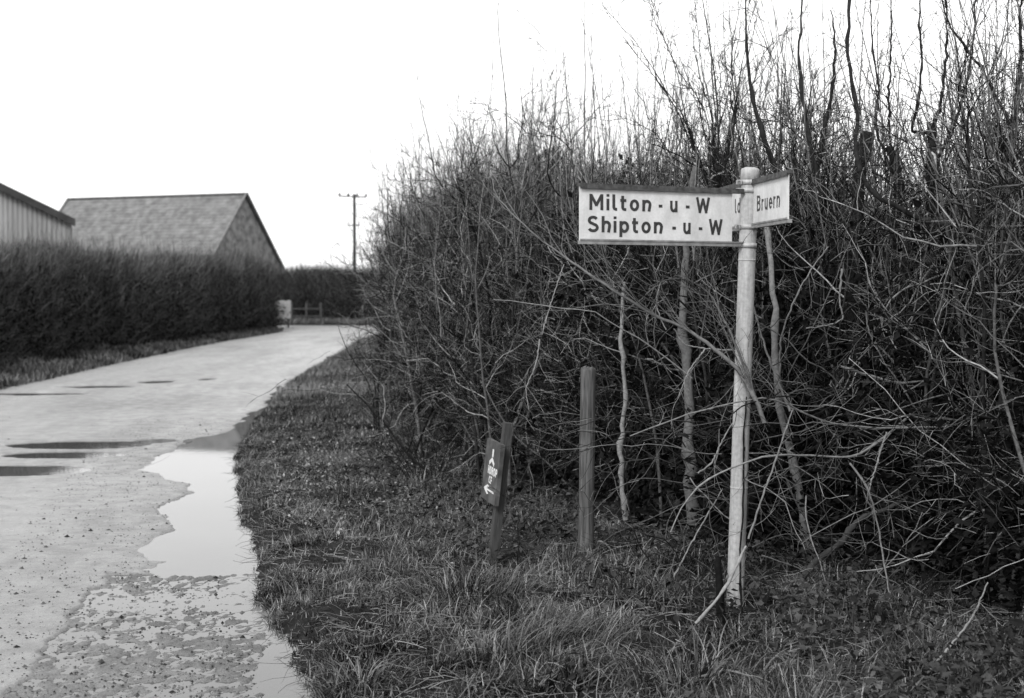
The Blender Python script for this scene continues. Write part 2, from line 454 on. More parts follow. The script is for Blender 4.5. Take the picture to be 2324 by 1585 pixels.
def scatter(N, y0, y1, pw, xmax=.5):
    u = rng.random(N); y = (y0 ** (1 - pw) + u * (y1 ** (1 - pw) - y0 ** (1 - pw))) ** (1 / (1 - pw))
    a = edge(y) - .035; b = hedge_front(y) + xmax
    x = a + rng.random(N) ** 1.1 * (b - a)
    return x, y
A = Acc()
x, y = scatter(185000, 4.3, 20, 1.5)
clump = fbm(x * 3.0, y * 3.0, 3); keep = rng.random(len(x)) < .62 + .9 * clump
x, y, clump = x[keep], y[keep], clump[keep]
d = x - edge(y)
L = .82 * (.035 + .07 * rng.random(len(x)) ** 1.5 + .13 * np.clip(clump, -.2, .6) + .03 * sstep(.2, 1.2, d)) * (1 - .25 * sstep(.12, .0, d))
tone = np.clip(.10 + .40 * rng.random(len(x)) ** 3 + .22 * fbm(x * 1.1, y * 1.1, 3) + .25 * fbm(x * 5, y * 5, 2) + .55 * (rng.random(len(x)) < .10), 0, 1)
A.merge(blades(np.stack([x, y, vh(x, y) - .005], 1), L, .0028 + .003 * rng.random(len(x)) + .00022 * y, 4, rng.uniform(.1, 1.35, len(x)), rng.uniform(.2, 1.9, len(x)), tone))
put('verge_grass', A.mesh('verge_grass'), GRASS, kind='stuff', label='short tufted winter grass covering the right verge', category='grass')
A = Acc()
x, y = scatter(26000, 20, 60, 1.6, .8)
A.merge(blades(np.stack([x, y, vh(x, y)], 1), rng.uniform(.06, .14, len(x)), .008 + .0004 * y, 3, rng.uniform(.1, .8, len(x)), rng.uniform(.2, 1.2, len(x)), np.clip(.25 + .3 * rng.random(len(x)) + .3 * fbm(x, y, 2), 0, 1)))
N = 42000; y = 17 + 46 * rng.random(N) ** 1.2; x = xl(y) - .0 - 3.6 * rng.random(N) ** 1.1
dd = xl(y) - x
A.merge(blades(np.stack([x, y, np.maximum(lh(x, y), 0)], 1), rng.uniform(.08, .2, N) + .16 * sstep(1, 2.6, dd), .012 + .0005 * y, 3, rng.uniform(.1, .7, N), rng.uniform(.2, 1.2, N), np.clip(.08 + .3 * rng.random(N) + .3 * fbm(x, y, 2), 0, 1)))
N = 16000; x = rng.uniform(-16, 3, N); y = rng.uniform(69.4, 72, N) - .02 * (x + 9)
A.merge(blades(np.stack([x, y, 0 * x + .08], 1), rng.uniform(.15, .4, N), .04 + 0 * x, 3, rng.uniform(.1, .7, N), rng.uniform(.2, 1.2, N), np.clip(.2 + .4 * rng.random(N), 0, 1)))
put('far_grass', A.mesh('far_grass'), GRASS, kind='stuff', label='rough grass on the distant verges under the hedges', category='grass')

# long dry blades mixed in, tussocks
A = Acc()
x, y = scatter(5500, 4.3, 15, 1.6, .4)
d = x - edge(y); keep = (rng.random(len(x)) < sstep(.3, 2.0, d) * .8 + .12) & (fbm(x * 1.7, y * 1.7, 3) > -.12); x, y = x[keep], y[keep]
A.merge(blades(np.stack([x, y, vh(x, y)], 1), rng.uniform(.08, .22, len(x)), rng.uniform(.003, .005, len(x)), 6, rng.uniform(.3, 1.2, len(x)), rng.uniform(.6, 1.7, len(x)), np.clip(rng.normal(.38, .22, len(x)), 0, 1)))
put('dry_grass', A.mesh('dry_grass'), STRAW, kind='stuff', label='long pale dry grass blades lying through the verge', category='grass')
def tussock(px, py, n, R, Lr, label, az0=None, group='tussocks of long grass on the verge'):
    c = GV(px, py); a = rng.uniform(0, 2 * math.pi, n); r = R * np.sqrt(rng.random(n)) * .5
    x, y = c[0] + r * np.cos(a), c[1] + r * np.sin(a) * .8
    az = a + rng.normal(0, .5, n) if az0 is None else az0 + rng.normal(0, .55, n)
    L = rng.uniform(*Lr, n)
    B = blades(np.stack([x - c[0], y - c[1], vh(x, y) - c[2]], 1), L, rng.uniform(.003, .0065, n), 7, rng.uniform(.1, .9, n), rng.uniform(1.0, 2.6, n), np.clip(rng.normal(.22, .28, n), 0.0, 1), az=az)
    put('grass_tussock', B.mesh('tussock'), STRAW, loc=c, label=label, category='grass tussock', group=group)
tussock(1060, 1370, 520, .62, (.10, .36), 'large drooping grass tussock in front of the small arrow sign')
tussock(1240, 1480, 450, .6, (.1, .36), 'flattened grass tussock in front of the round wooden post', az0=math.pi * .1)
tussock(790, 1140, 260, .45, (.16, .32), 'small arching grass tussock on the verge left of the arrow sign')
tussock(1560, 1560, 380, .6, (.1, .32), 'pale grass tussock at the bottom edge in front of the signpost')
tussock(820, 1560, 260, .4, (.1, .24), 'dark grass tussock at the tarmac edge, nearest to the camera')

# leafy ground cover by the hedge foot
A = Acc()
N = 17000; y = 4.6 + 12.5 * rng.random(N) ** 1.5; off = rng.normal(-.15, .55, N); x = hedge_front(y) + off
k = x > edge(y) + .25; x, y = x[k], y[k]
k = (fbm(x * 2, y * 2, 3) > -.05); x, y = x[k], y[k]; N = len(x)
z = vh(x, y) + rng.uniform(.01, .16, N) * (1 + .5 * fbm(x * 1.5, y * 1.5, 2))
A.merge(leaves(np.stack([x, y, z], 1), rng.normal(size=(N, 3)) * .5 + np.array([0, -.15, 1]), rng.uniform(.02, .05, N), np.clip(rng.normal(.35, .22, N), 0, 1)))
put('ground_ivy', A.mesh('ground_ivy'), LEAF, kind='stuff', label='low leafy ground cover along the foot of the hedge', category='ground cover')
A = Acc()
N = 2400; cxy = GV(800, 1060); x = cxy[0] + rng.normal(.15, .55, N); y = cxy[1] + rng.normal(.3, 1.7, N)
k = (x > edge(y) + .15) & (x < hedge_front(y) + .6); x, y = x[k], y[k]; N = len(x)
A.merge(leaves(np.stack([x, y, vh(x, y) + rng.uniform(.02, .08, N)], 1), rng.normal(size=(N, 3)) * .45 + np.array([0, -.2, 1]), rng.uniform(.012, .035, N), np.clip(rng.normal(.65, .25, N), 0, 1)))
put('fallen_leaves', A.mesh('fallen_leaves'), tone_mat('dead_leaf', .01, .24, .85, .1, 30, .3), kind='stuff', label='pale fallen leaves scattered on the verge by the thin saplings', category='leaves')

A = Acc()                                              # flattened dead stems and straw in the verge
x, y = scatter(7000, 4.3, 16, 1.5, .8); n = len(x)
T = grow(np.stack([x, y, vh(x, y) + rng.uniform(.01, .05, n)], 1), np.stack([rng.normal(size=n), rng.normal(size=n), rng.normal(0, .18, n) + .1], 1), rng.uniform(.04, .18, n), 4, .18, -.03)
A.tubes(T, taper(rng.uniform(.0011, .0022, n), rng.uniform(.0006, .001, n), 4), 3, np.clip(rng.normal(.45, .3, n), 0, 1))
put('verge_litter', A.mesh('verge_litter'), STRAW, kind='stuff', label='flattened straw and dead stems lying through the verge', category='litter')
A = Acc()                                              # grit and small stones on the lane
n = 15000; y = 4.4 * (18 / 4.4) ** rng.random(n); e_ = edge(y); x = e_ - np.where(rng.random(n) < .7, rng.uniform(.2, 1.5, n), rng.uniform(0, 5.5, n))
s = rng.uniform(.0025, .008, n) * (1 + 1.2 * (rng.random(n) < .05)); z = road_z(x, y); k = ((z > .002) & (rng.random(n) < .3)) | ((PATCH > .5) & (z > -.006)); z = np.maximum(z, -.001); x, y, z, s = x[k], y[k], z[k], s[k]; n = len(x)
oc = np.array([[1, 0, 0], [0, 1, 0], [-1, 0, 0], [0, -1, 0], [0, 0, .7], [0, 0, -.5]]); f8 = np.array([[0, 1, 4], [1, 2, 4], [2, 3, 4], [3, 0, 4]])
V = oc[None] * s[:, None, None] * rng.uniform(.6, 1.4, (n, 6, 1)) + np.stack([x, y, z], 1)[:, None]
A.v.append(V.reshape(-1, 3)); A.t.append(np.repeat(np.clip(rng.normal(.3, .3, n), 0, 1), 6)); A.n = 6 * n; A.f3.append((np.arange(n)[:, None, None] * 6 + f8[None]).reshape(-1, 3))
put('road_grit', A.mesh('road_grit'), tone_mat('grit', .01, .16, .8, .2), kind='stuff', label='loose grit and small stones scattered over the wet tarmac', category='grit')

# ------------------------------------------------------------------ woody growth
def shrub(seed, H=2.5, n0=7, n1=10, n2=7, n3=3, spread=.28, shoots=10, shootL=(.5, 1.3), fine=1.0):
    r = np.random.default_rng(seed); a = Acc(); U = r.uniform
    st = np.stack([r.normal(0, .22, n0), r.normal(0, .22, n0), np.full(n0, -.05)], 1)
    d = np.stack([r.normal(0, spread, n0), r.normal(0, spread, n0), np.ones(n0)], 1)
    P0 = grow(st, d, U(.75, 1.05, n0) * H, 13, .10, .05, r)
    R0 = taper(U(.010, .020, n0), U(.003, .006, n0), 13)
    a.tubes(P0, R0, 5, U(0, .35, n0))
    p, d, i, tt = kids(P0, n1, .14, 1, .55, 1.5, r); n = len(p)
    d = d + np.array([0, 0, .35]) * (tt[:, None] - .35)
    L = U(.35, .95, n) * (1.05 - .35 * tt)
    P1 = grow(p, d, L, 9, .25, .01, r); P1[:, :, 2] += .12 * np.linspace(0, 1, 9)[None] ** 2 * (tt[:, None] - .3) * 2
    a.tubes(P1, taper(U(.0035, .007, n), U(.0012, .002, n), 9), 3, U(0, 1, n) ** 4.6)
    p, d, i, tt = kids(P1, n2, .12, 1, .4, 1.2, r); n = len(p)
    P2 = grow(p, d + np.array([0, 0, .12]), U(.12, .42, n), 6, .22, .02, r)
    a.tubes(P2, taper(U(.0017, .0028, n) * fine, U(.0009, .0012, n) * fine, 6), 3, U(0, 1, n) ** 4.6)
    if n3:
        p, d, i, tt = kids(P2, n3, .15, 1, .5, 1.2, r); n = len(p)
        P3 = grow(p, d, U(.05, .18, n), 3, .2, .0, r)
        a.tubes(P3, taper(U(.0012, .0017, n) * fine, np.full(n, .0007) * fine, 3), 3, U(0, 1, n) ** 4.6)
    if shoots:
        j = r.integers(0, n0, shoots * 2 // 3); k = r.integers(8, 13, len(j)); p = P0[j, k]
        j2 = r.integers(0, len(P1), shoots - len(j)); p = np.concatenate([p, P1[j2, 5]]); p = p[p[:, 2] > H * .5]; n = len(p)
        d = np.stack([r.normal(0, .16, n), r.normal(0, .16, n), np.ones(n)], 1)
        Ps = grow(p, d, U(*shootL, n), 11, .055, .03, r)
        a.tubes(Ps, taper(U(.0035, .0065, n), U(.001, .0016, n), 11), 3, U(.05, .5, n))
        p, d, i, tt = kids(Ps, 7, .1, .95, .35, .9, r); n = len(p)
        Pq = grow(p, d + np.array([0, 0, .3]), U(.04, .28, n) * (1 - .6 * tt), 4, .12, .05, r)
        a.tubes(Pq, taper(U(.0014, .0022, n), np.full(n, .0008), 4), 3, U(.05, .5, n))
    return a.mesh('shrub', True)

hedge = thing('hedge', 'tall bare tangled hedge filling the right side behind the signpost', 'hedge')
near_v = [shrub(100 + k, H=2.35, n0=7, n1=13, n2=7, n3=3, spread=.19, shoots=25, shootL=(.5, 1.5)) for k in range(7)]
far_v = [shrub(200 + k, H=2.9, n0=7, n1=15, n2=9, n3=2, shoots=22, shootL=(.6, 1.9), fine=1.7, spread=.32) for k in range(4)]
low_v = [shrub(300 + k, H=1.7, n0=10, n1=12, n2=8, n3=3, shoots=0, spread=.5) for k in range(4)]
def place_shrub(me, x, y, z, s, sz, parent, nm='shrub', lean=.04, mat=BARK):
    o = put(nm, me, mat, parent, (x, y, z))
    o.rotation_euler = (rng.normal(0, lean), rng.normal(0, lean), rng.uniform(0, 6.28)); o.scale = (s, s, s * sz)
    return o
def along(y0, y1, step):
    ys = np.linspace(y0, y1, 4000); xs = hedge_front(ys)
    s = np.concatenate([[0], np.cumsum(np.hypot(np.diff(xs), np.diff(ys)))])
    u = np.arange(0, s[-1], step); return np.interp(u, s, xs), np.interp(u, s, ys), u
ns = 0
for row, (off, ph) in enumerate([(1.0, 0), (1.55, .3), (2.2, .1), (2.9, .2)]):
    xs, ys, u = along(4.6, 19, .58)
    for x, y in zip(xs, ys):
        nx, ny = .80, .60
        if y > 10: nx, ny = .97, .2
        o_ = off - .4 * float(sstep(9.5, 12, y) * (1 - sstep(13.5, 16, y))) + rng.normal(0, .1)
        X, Y = x + nx * o_, y + ny * o_ + ph
        # a lower, thinner stretch lets the sky through at the far right
        s = rng.uniform(.9, 1.08)
        place_shrub(near_v[rng.integers(7)], X, Y, .12, s, rng.uniform(.92, 1.12), hedge); ns += 1
        if row == 0 and y > 8.4: place_shrub(low_v[rng.integers(4)], X + .3 * nx, Y + .3 * ny, .1, rng.uniform(.75, 1.0), 1, hedge); ns += 1
for row, off in enumerate((1.3, 2.2, 3.1)):
    xs, ys, u = along(19, 62, .95)
    for x, y in zip(xs, ys):
        place_shrub(far_v[rng.integers(4)], x + off + .3 + rng.normal(0, .15), y + rng.normal(0, .2), .12, rng.uniform(.95, 1.15), rng.uniform(.9, 1.1), hedge); ns += 1

# near-black leaf masses added to stand in for the shade deep inside the hedge
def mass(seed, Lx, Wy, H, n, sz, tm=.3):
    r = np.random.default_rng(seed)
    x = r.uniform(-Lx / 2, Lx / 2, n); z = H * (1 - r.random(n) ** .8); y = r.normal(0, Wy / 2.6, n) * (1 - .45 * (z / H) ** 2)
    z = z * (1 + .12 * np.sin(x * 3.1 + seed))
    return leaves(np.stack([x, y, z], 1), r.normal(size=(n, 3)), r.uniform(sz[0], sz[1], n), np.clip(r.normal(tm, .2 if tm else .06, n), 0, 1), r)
shade_v = [mass(400 + k, 1.5, .8, 1.9, 7500, (.03, .075)).mesh('shade_leaves') for k in range(3)]
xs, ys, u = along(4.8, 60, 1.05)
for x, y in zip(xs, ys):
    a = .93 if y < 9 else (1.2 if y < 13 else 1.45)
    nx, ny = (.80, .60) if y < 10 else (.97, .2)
    for off, hs in ((1.3, .92), (2.2, 1.08)) + (((1.02, .70),) if y < 8.4 else ()):  # extra, closer filler added at the near end to darken it
        o = put('shade_leaves', shade_v[rng.integers(3)], SHADELEAF, hedge, (x + nx * off, y + ny * off, .05)); o.rotation_euler = (0, 0, a + rng.normal(0, .15)); o.scale = (1, 1, hs * rng.uniform(.85, 1.05) * (1 if y < 7.9 else 1.2 if y < 16 else 1.5))

# left and far clipped hedges
def section(seed, Lx, Wy, H, nt, nl, ln=.45):
    r = np.random.default_rng(seed); U = r.uniform; a = Acc()
    x = U(-Lx / 2, Lx / 2, nt); z = U(.15, 1, nt) * H; y = U(-.5, .5, nt) * Wy * (1 - .25 * (z / H) ** 2)
    d = np.stack([r.normal(0, .45, nt), np.sign(y) * U(.2, 1.0, nt) * (1.2 - .8 * z / H) + r.normal(0, .3, nt), U(.2, 1.6, nt) * (.4 + z / H)], 1)
    Pn = grow(np.stack([x, y, z - .3], 1), d, U(.4, 1.3, nt) * ln * (.8 + .5 * (r.random(nt) < .06) * 1.5), 5, .2, .02, r)
    a.tubes(Pn, taper(U(.003, .0055, nt), np.full(nt, .002), 5), 3, np.clip(U(0, 1, nt) ** 1.5, 0, 1))
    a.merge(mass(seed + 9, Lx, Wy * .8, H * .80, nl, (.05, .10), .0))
    n = 26; st = np.stack([U(-Lx / 2, Lx / 2, n), r.normal(0, Wy * .25, n), U(.75, .95, n) * H], 1)
    Pn = grow(st, np.stack([r.normal(0, .25, n), r.normal(0, .25, n), np.ones(n)], 1), U(.3, .85, n), 7, .1, .05, r)
    a.tubes(Pn, taper(U(.004, .007, n), np.full(n, .002), 7), 3, U(0, .5, n))
    s = Acc(); n = 8
    st = np.stack([U(-Lx / 2, Lx / 2, n), r.normal(0, .12, n), np.zeros(n)], 1)
    s.tubes(grow(st, np.stack([r.normal(0, .2, n), r.normal(0, .2, n), np.ones(n)], 1), U(.7, .95, n) * H, 8, .1, .05, r), taper(U(.02, .03, n), np.full(n, .008), 8), 4, .4)
    a.merge(s)
    return a.mesh('hedge_section', False)
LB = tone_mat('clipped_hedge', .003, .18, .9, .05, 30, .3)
lv = [section(500 + k, 2.2, 1.5, 2.55, 7500, 4200) for k in range(4)]
lefth = thing('hedge', 'dense dark clipped hedge along the left side of the lane', 'hedge')
y = 15.0
while y < 62.6:
    x = np.interp(y, [14, 33, 62], [-11.2, -11.0, -10.7]) - .45
    o = put('shrub', lv[rng.integers(4)], LB, lefth, (x + rng.normal(0, .12), y, .05)); o.rotation_euler = (0, 0, math.pi / 2 - .04 + (math.pi if rng.random() < .5 else 0) + rng.normal(0, .05))
    e = 1.03 + .16 * max(0, (y - 33) / 28)
    o.scale = (1, rng.uniform(.85, 1.2), e * rng.uniform(.92, 1.06)); y += 1.35
farh = thing('hedge', 'far dark hedge closing the lane beyond the white board', 'hedge')
x = -15.0
while x < 8:
    o = put('shrub', lv[rng.integers(4)], LB, farh, (x, 72.2 + .02 * (x + 9) + rng.normal(0, .2), .05)); o.rotation_euler = (0, 0, rng.normal(0, .1) + (math.pi if rng.random() < .5 else 0))
    o.scale = (1, 1.2, rng.uniform(1.08, 1.18)); x += .85

# ------------------------------------------------------------------ individual stems and branches (waypoints: photo position, depth)
def branch_acc(way, r0, r1, K=24, tone=.5, sides=7, jit=.0, twigs=0, tl=(.1, .3), tr=(.0014, .0024), lvl=1, up=.1, knots=0, seed=1, ang=(.4, 1.1), cap=False):
    r = np.random.default_rng(seed); a = Acc()
    pts = ssub([P(*w) for w in way], K, r, jit)
    t = np.linspace(0, 1, K); R = (r0 + (r1 - r0) * t) * (1 + .05 * r.normal(size=K))
    if knots:
        kk = r.choice(np.arange(1, K - 1), min(knots, K - 2), replace=False); R[kk] *= 1.35
    a.tubes(pts[None], R[None], sides, [tone], cap=cap)
    if twigs:
        p, d, i, tt = kids(pts[None], twigs, .05, 1, ang[0], ang[1], r); n = len(p)
        T = grow(p, d + np.array([0, 0, up]), r.uniform(*tl, n), 7, .16, .02, r)
        a.tubes(T, taper(r.uniform(*tr, n), r.uniform(.0008, .0012, n), 7), 3, np.clip(tone + r.normal(0, .15, n), 0, 1))
        if lvl > 1:
            p, d, i, tt = kids(T, 4, .2, 1, .5, 1.1, r); n = len(p)
            T2 = grow(p, d, r.uniform(.04, .16, n), 4, .16, .02, r)
            a.tubes(T2, taper(r.uniform(.001, .0015, n), np.full(n, .0007), 4), 3, np.clip(tone + r.normal(0, .15, n), 0, 1))
    return a

def tree(label, trunk, r0, r1, shoots, tone=.3, mat=BARKDARK, seed=1, tw=10, cap=True):
    """trunk waypoints plus a list of (waypoints, r0, r1) limbs"""
    base = P(*trunk[0]); root = thing('tree', label, 'tree', base, group='stems and trunks standing in the right hedge')
    a = branch_acc(trunk, r0, r1, 26, tone, 8, .006, knots=6, seed=seed, twigs=tw, tl=(.08, .35), tr=(.002, .004), lvl=2, cap=cap)
    for q in a.v: q -= base
    put('trunk', a.mesh('trunk', True), mat, root)
    if shoots:
        b = Acc()
        for k, (w, s0, s1) in enumerate(shoots):
            b = branch_acc(w, s0 * .85, s1 * .7, 26, tone + .1, 5, .004, knots=9, seed=seed * 31 + k, twigs=14, tl=(.04, .22), tr=(.0016, .0026), lvl=2, up=.3, ang=(.3, .9))
            for q in b.v: q -= base
            put('limb', b.mesh('limb', True), mat, root)

tree('slim pale curved stem just right of the signpost pole', [(1842, 1275, 7.6), (1812, 1099, 7.6), (1782, 975, 7.6), (1764, 875, 7.6), (1757, 651, 7.7), (1742, 540, 7.8), (1733, 400, 7.9)], .024, .012, [], .65, CANE, 2, 8)
tree('mossy upright stem left of the signpost pole under the long sign', [(1572, 1190, 8.3), (1562, 1005, 8.3), (1563, 887, 8.3), (1552, 700, 8.3), (1560, 560, 8.4), (1575, 380, 8.4)], .033, .018, [], .42, CANE, 3, 10)
tree('thin twisted pale stem between the round post and the signpost', [(1420, 1180, 8.8), (1408, 1010, 8.8), (1414, 960, 8.8), (1418, 860, 8.8), (1408, 780, 8.8), (1420, 640, 8.9)], .017, .010, [], .75, CANE, 4, 6)
tree('thick dark trunk with a sawn stub top right of the signs', [(1990, 1260, 8.1), (1960, 900, 8.1), (1935, 700, 8.1), (1944, 513, 8.1), (1950, 400, 8.1), (1968, 302, 8.1)], .055, .034,
     [([(1944, 513, 8.1), (1900, 470, 8.0), (1860, 420, 7.9), (1840, 330, 7.9), (1815, 120, 7.9), (1830, -60, 7.9)], .018, .005)], .25, BARKDARK, 5, 12)
tree('dark forked trunk directly behind the smallest sign', [(1770, 900, 8.4), (1765, 720, 8.4), (1764, 610, 8.4), (1789, 551, 8.4), (1826, 493, 8.4)], .05, .035,
     [([(1899, 600, 8.3), (1899, 534, 8.3), (1850, 472, 8.3), (1790, 430, 8.3), (1740, 330, 8.3), (1700, 160, 8.4), (1690, -40, 8.4)], .03, .004), ([(1826, 493, 8.4), (1840, 440, 8.4), (1870, 300, 8.4), (1895, 120, 8.4), (1885, 20, 8.4)], .024, .004)], .12, BARKDARK, 6, 10)
tree('dark gnarled trunk near the right edge of the picture', [(2250, 1100, 7.7), (2230, 820, 7.7), (2270, 560, 7.7), (2281, 431, 7.7), (2285, 350, 7.7), (2262, 292, 7.7)], .045, .03,
     [([(2281, 431, 7.7), (2300, 330, 7.7), (2240, 180, 7.6), (2150, 40, 7.6), (2120, -60, 7.6)], .014, .004), ([(2285, 350, 7.7), (2310, 220, 7.7), (2316, 60, 7.7), (2320, -60, 7.7)], .02, .006)], .15, BARKDARK, 7, 12)
tree('dark upright trunk splitting into long shoots against the sky', [(2130, 1150, 7.9), (2100, 800, 7.9), (2125, 560, 7.9), (2118, 400, 7.9), (2115, 279, 7.9)], .042, .026,
     [([(2115, 300, 7.9), (2135, 230, 7.8), (2148, 120, 7.8), (2146, -40, 7.8)], .012, .005), ([(2118, 380, 7.9), (2160, 300, 7.8), (2200, 160, 7.8), (2216, -40, 7.8)], .011, .004), ([(2115, 300, 7.9), (2071, 296, 7.8), (2084, 230, 7.8), (2092, 164, 7.8), (2088, 82, 7.8), (2088, -40, 7.8)], .011, .005)], .15, BARKDARK, 8, 12)
tree('crooked dark trunk between the sawn stub and the right edge', [(2060, 1200, 8.0), (2040, 900, 8.0), (2060, 700, 8.0), (2030, 520, 8.0), (2040, 420, 8.0), (2020, 330, 8.0)], .038, .022,
     [([(2020, 330, 8.0), (2018, 267, 8.0), (2022, 123, 8.0), (2022, -40, 8.0)], .009, .004), ([(2040, 420, 8.), (1989, 287, 8.), (1993, 213, 8.), (1985, 144, 8.), (1973, -40, 8.)], .010, .004)], .2, BARKDARK, 9, 12)
tree('long dark limb sweeping up in a wide curve above the right signs', [(2200, 620, 7.5), (2174, 534, 7.5), (2154, 513, 7.5), (2092, 493, 7.5), (2010, 456, 7.5), (1985, 443, 7.5), (1944, 357, 7.5), (1944, 254, 7.5), (1928, 164, 7.5), (1928, -40, 7.5)], .016, .007, [], .3, BARKDARK, 10, 14, False)
tree('old dark trunk deep in the hedge above the long sign', [(1660, 900, 9.2), (1640, 700, 9.2), (1650, 560, 9.2), (1615, 470, 9.2), (1630, 400, 9.2)], .04, .028,
     [([(1625 + k * 2, 410 + abs(k) * 6, 9.2), (1625 + k * (9 + rng.normal() * 2), 280 + rng.normal() * 30, 9.2), (1615 + k * (20 + rng.normal() * 4), 120 + rng.normal() * 40, 9.1), (1605 + k * (26 + rng.normal() * 5), rng.uniform(-60, 110), 9.1)], .006, .0015) for k in range(-8, 8)], .2, BARKDARK, 11, 10)

# fan of long shoots against the sky: left and middle hedge
def shoots_at(specs, seed, name, label, tone=.25):
    r = np.random.default_rng(seed); base = P(*specs[0][0]); a = Acc()
    for k, w in enumerate(specs):
        b = branch_acc(w, r.uniform(.005, .009), .0015, 18, tone, 4, .006, knots=5, seed=seed + k, twigs=8, tl=(.05, .3), tr=(.0016, .0024), lvl=2, up=.4, ang=(.25, .7))
        a.merge(b)
    for q in a.v: q -= base
    put(name, a.mesh('shoots'), BARK, hedge, base)

# leaning branch in front of the post, with fanned twigs
base = P(1722, 923, 6.6)
lb = thing('leaning_branch', 'long pale branch slanting down behind the long sign and across the pole', 'branch', base)
a = branch_acc([(1735, 960, 6.55), (1722, 923, 6.55), (1699, 880, 6.58), (1676, 842, 6.6), (1619, 791, 6.65), (1559, 748, 6.7), (1481, 713, 6.75), (1421, 676, 6.8), (1340, 624, 6.9), (1290, 590, 7.0), (1200, 520, 7.1), (1120, 440, 7.2)], .011, .003, 40, .45, 7, .002, seed=21, twigs=34, tl=(.25, .85), tr=(.0018, .0032), lvl=2, up=0, ang=(.2, .55))
for q in a.v: q -= base
put('main_branch', a.mesh('main_branch', True), CANE, lb)
a = branch_acc([(1735, 960, 6.57), (1702, 868, 6.6), (1688, 825, 6.6), (1662, 768, 6.63), (1633, 707, 6.7), (1610, 670, 6.75), (1561, 636, 6.8), (1520, 634, 6.85), (1478, 650, 6.9)], .008, .002, 26, .25, 6, .002, seed=22, twigs=10, tl=(.15, .5), lvl=2, ang=(.3, .9))
for q in a.v: q -= base
put('side_branch', a.mesh('side_branch', True), BARK, lb)

def cane(label, way, r0, r1, tone=.6, seed=1, twigs=6, tl=(.08, .3), mat=CANE, cat='bramble cane', name='bramble_cane', K=30):
    base = P(*way[0]); a = branch_acc(way, r0, r1, K, tone, 6, .0016, seed=seed, twigs=twigs, tl=tl, knots=5, lvl=2, up=0)
    for q in a.v: q -= base
    put(name, a.mesh(name, True), mat, loc=base, label=label, category=cat, group='canes and twigs arching out of the right hedge')
cane('long pale cane arching low across the middle of the pole', [(1522, 1208, 6.4), (1552, 1146, 6.4), (1587, 1105, 6.4), (1658, 1063, 6.45), (1711, 1043, 6.5), (1841, 1034, 6.7), (1941, 1034, 6.8), (2006, 993, 6.9), (2100, 910, 7.1)], .003, .0075, .75, 31, 5)
cane('wavy cane crossing the pole and running on to the right edge', [(1430, 990, 6.6), (1546, 945, 6.55), (1664, 916, 6.55), (1735, 904, 6.6), (1841, 945, 6.7), (1900, 963, 6.8), (2029, 972, 6.8), (2130, 969, 6.8), (2177, 969, 6.8), (2242, 998, 6.8), (2271, 972, 6.8), (2340, 1010, 6.8)], .003, .006, .6, 32, 14)
cane('curled cane with a hooked end, upper right of the dark hollow', [(1900, 830, 7.2), (1970, 851, 7.1), (2047, 869, 7.0), (2141, 863, 7.0), (2194, 886, 7.0), (2277, 869, 6.9), (2285, 848, 6.9), (2253, 839, 6.9)], .006, .004, .7, 33, 8)
cane('cane dropping in an S bend onto the curled cane', [(1964, 692, 7.0), (1976, 763, 7.0), (2018, 810, 7.0), (2059, 869, 7.0)], .003, .006, .6, 34, 5)
cane('looped cane hanging high in the hedge right of the pole', [(2008, 765, 7.0), (2000, 727, 7.0), (2035, 668, 7.0), (2100, 640, 7.0), (2170, 610, 7.0), (2250, 575, 7.1), (2310, 570, 7.1)], .003, .006, .75, 35, 4)
cane('second looped cane curving beneath the high looped one', [(2004, 730, 6.98), (2030, 718, 6.98), (2062, 690, 6.98), (2090, 640, 7.0), (2120, 600, 7.0)], .003, .005, .6, 36, 3)
cane('short hooked cane hanging level with the top of the round post', [(1911, 610, 7.0), (1906, 686, 7.0), (1911, 724, 7.0), (1876, 739, 7.0), (1829, 745, 7.0)], .005, .003, .7, 37, 3)
cane('bare cane curving down beside the right of the pole', [(1700, 640, 7.1), (1711, 698, 7.1), (1746, 816, 7.0), (1794, 934, 7.0)], .0035, .006, .6, 38, 6)
cane('thin cane falling from mid height to the right of the pole foot', [(1799, 930, 6.5), (1758, 1052, 6.45), (1730, 1130, 6.4), (1699, 1223, 6.35)], .003, .005, .55, 39, 4)
cane('thick cut pale stick leaning across the foot of the pole', [(1693, 1240, 6.3), (1634, 1352, 6.15), (1578, 1415, 6.1)], .0055, .0065, .85, 40, 0, K=12)
cane('pale straight cane slanting at the bottom right corner', [(2242, 1323, 5.7), (2200, 1411, 5.5), (2124, 1505, 5.3), (2040, 1600, 5.1)], .003, .006, .8, 41, 3, (.05, .15))
cane('long thin cane hanging down into the dark hollow on the right', [(1929, 1052, 6.6), (1970, 1111, 6.5), (1988, 1175, 6.5), (2006, 1275, 6.4), (2029, 1417, 6.2), (2044, 1490, 6.1)], .005, .003, .5, 42, 6)
cane('thick dark bough lying low behind the right side of the pole', [(2060, 1130, 6.9), (2006, 1158, 6.9), (1947, 1181, 6.9), (1911, 1228, 6.9), (1852, 1275, 6.95), (1805, 1335, 6.9)], .010, .018, .12, 43, 6)
cane('short pale cane hanging below the wavy one', [(2012, 981, 6.75), (1994, 1040, 6.7), (1970, 1122, 6.6)], .004, .004, .7, 44, 1)
cane('pale forked twig between the round post and the pole', [(1700, 800, 6.9), (1660, 795, 6.9), (1601, 791, 6.9), (1550, 778, 6.9), (1530, 745, 6.9)], .004, .003, .9, 45, 3)
cane('pale twig drooping from the forked twig', [(1601, 791, 6.9), (1560, 850, 6.85), (1540, 900, 6.85)], .004, .002, .9, 46, 3)
cane('pale cane rising left of the pole at mid height', [(1663, 960, 6.8), (1640, 1000, 6.75), (1610, 1055, 6.7), (1585, 1075, 6.7)], .003, .004, .7, 47, 2)
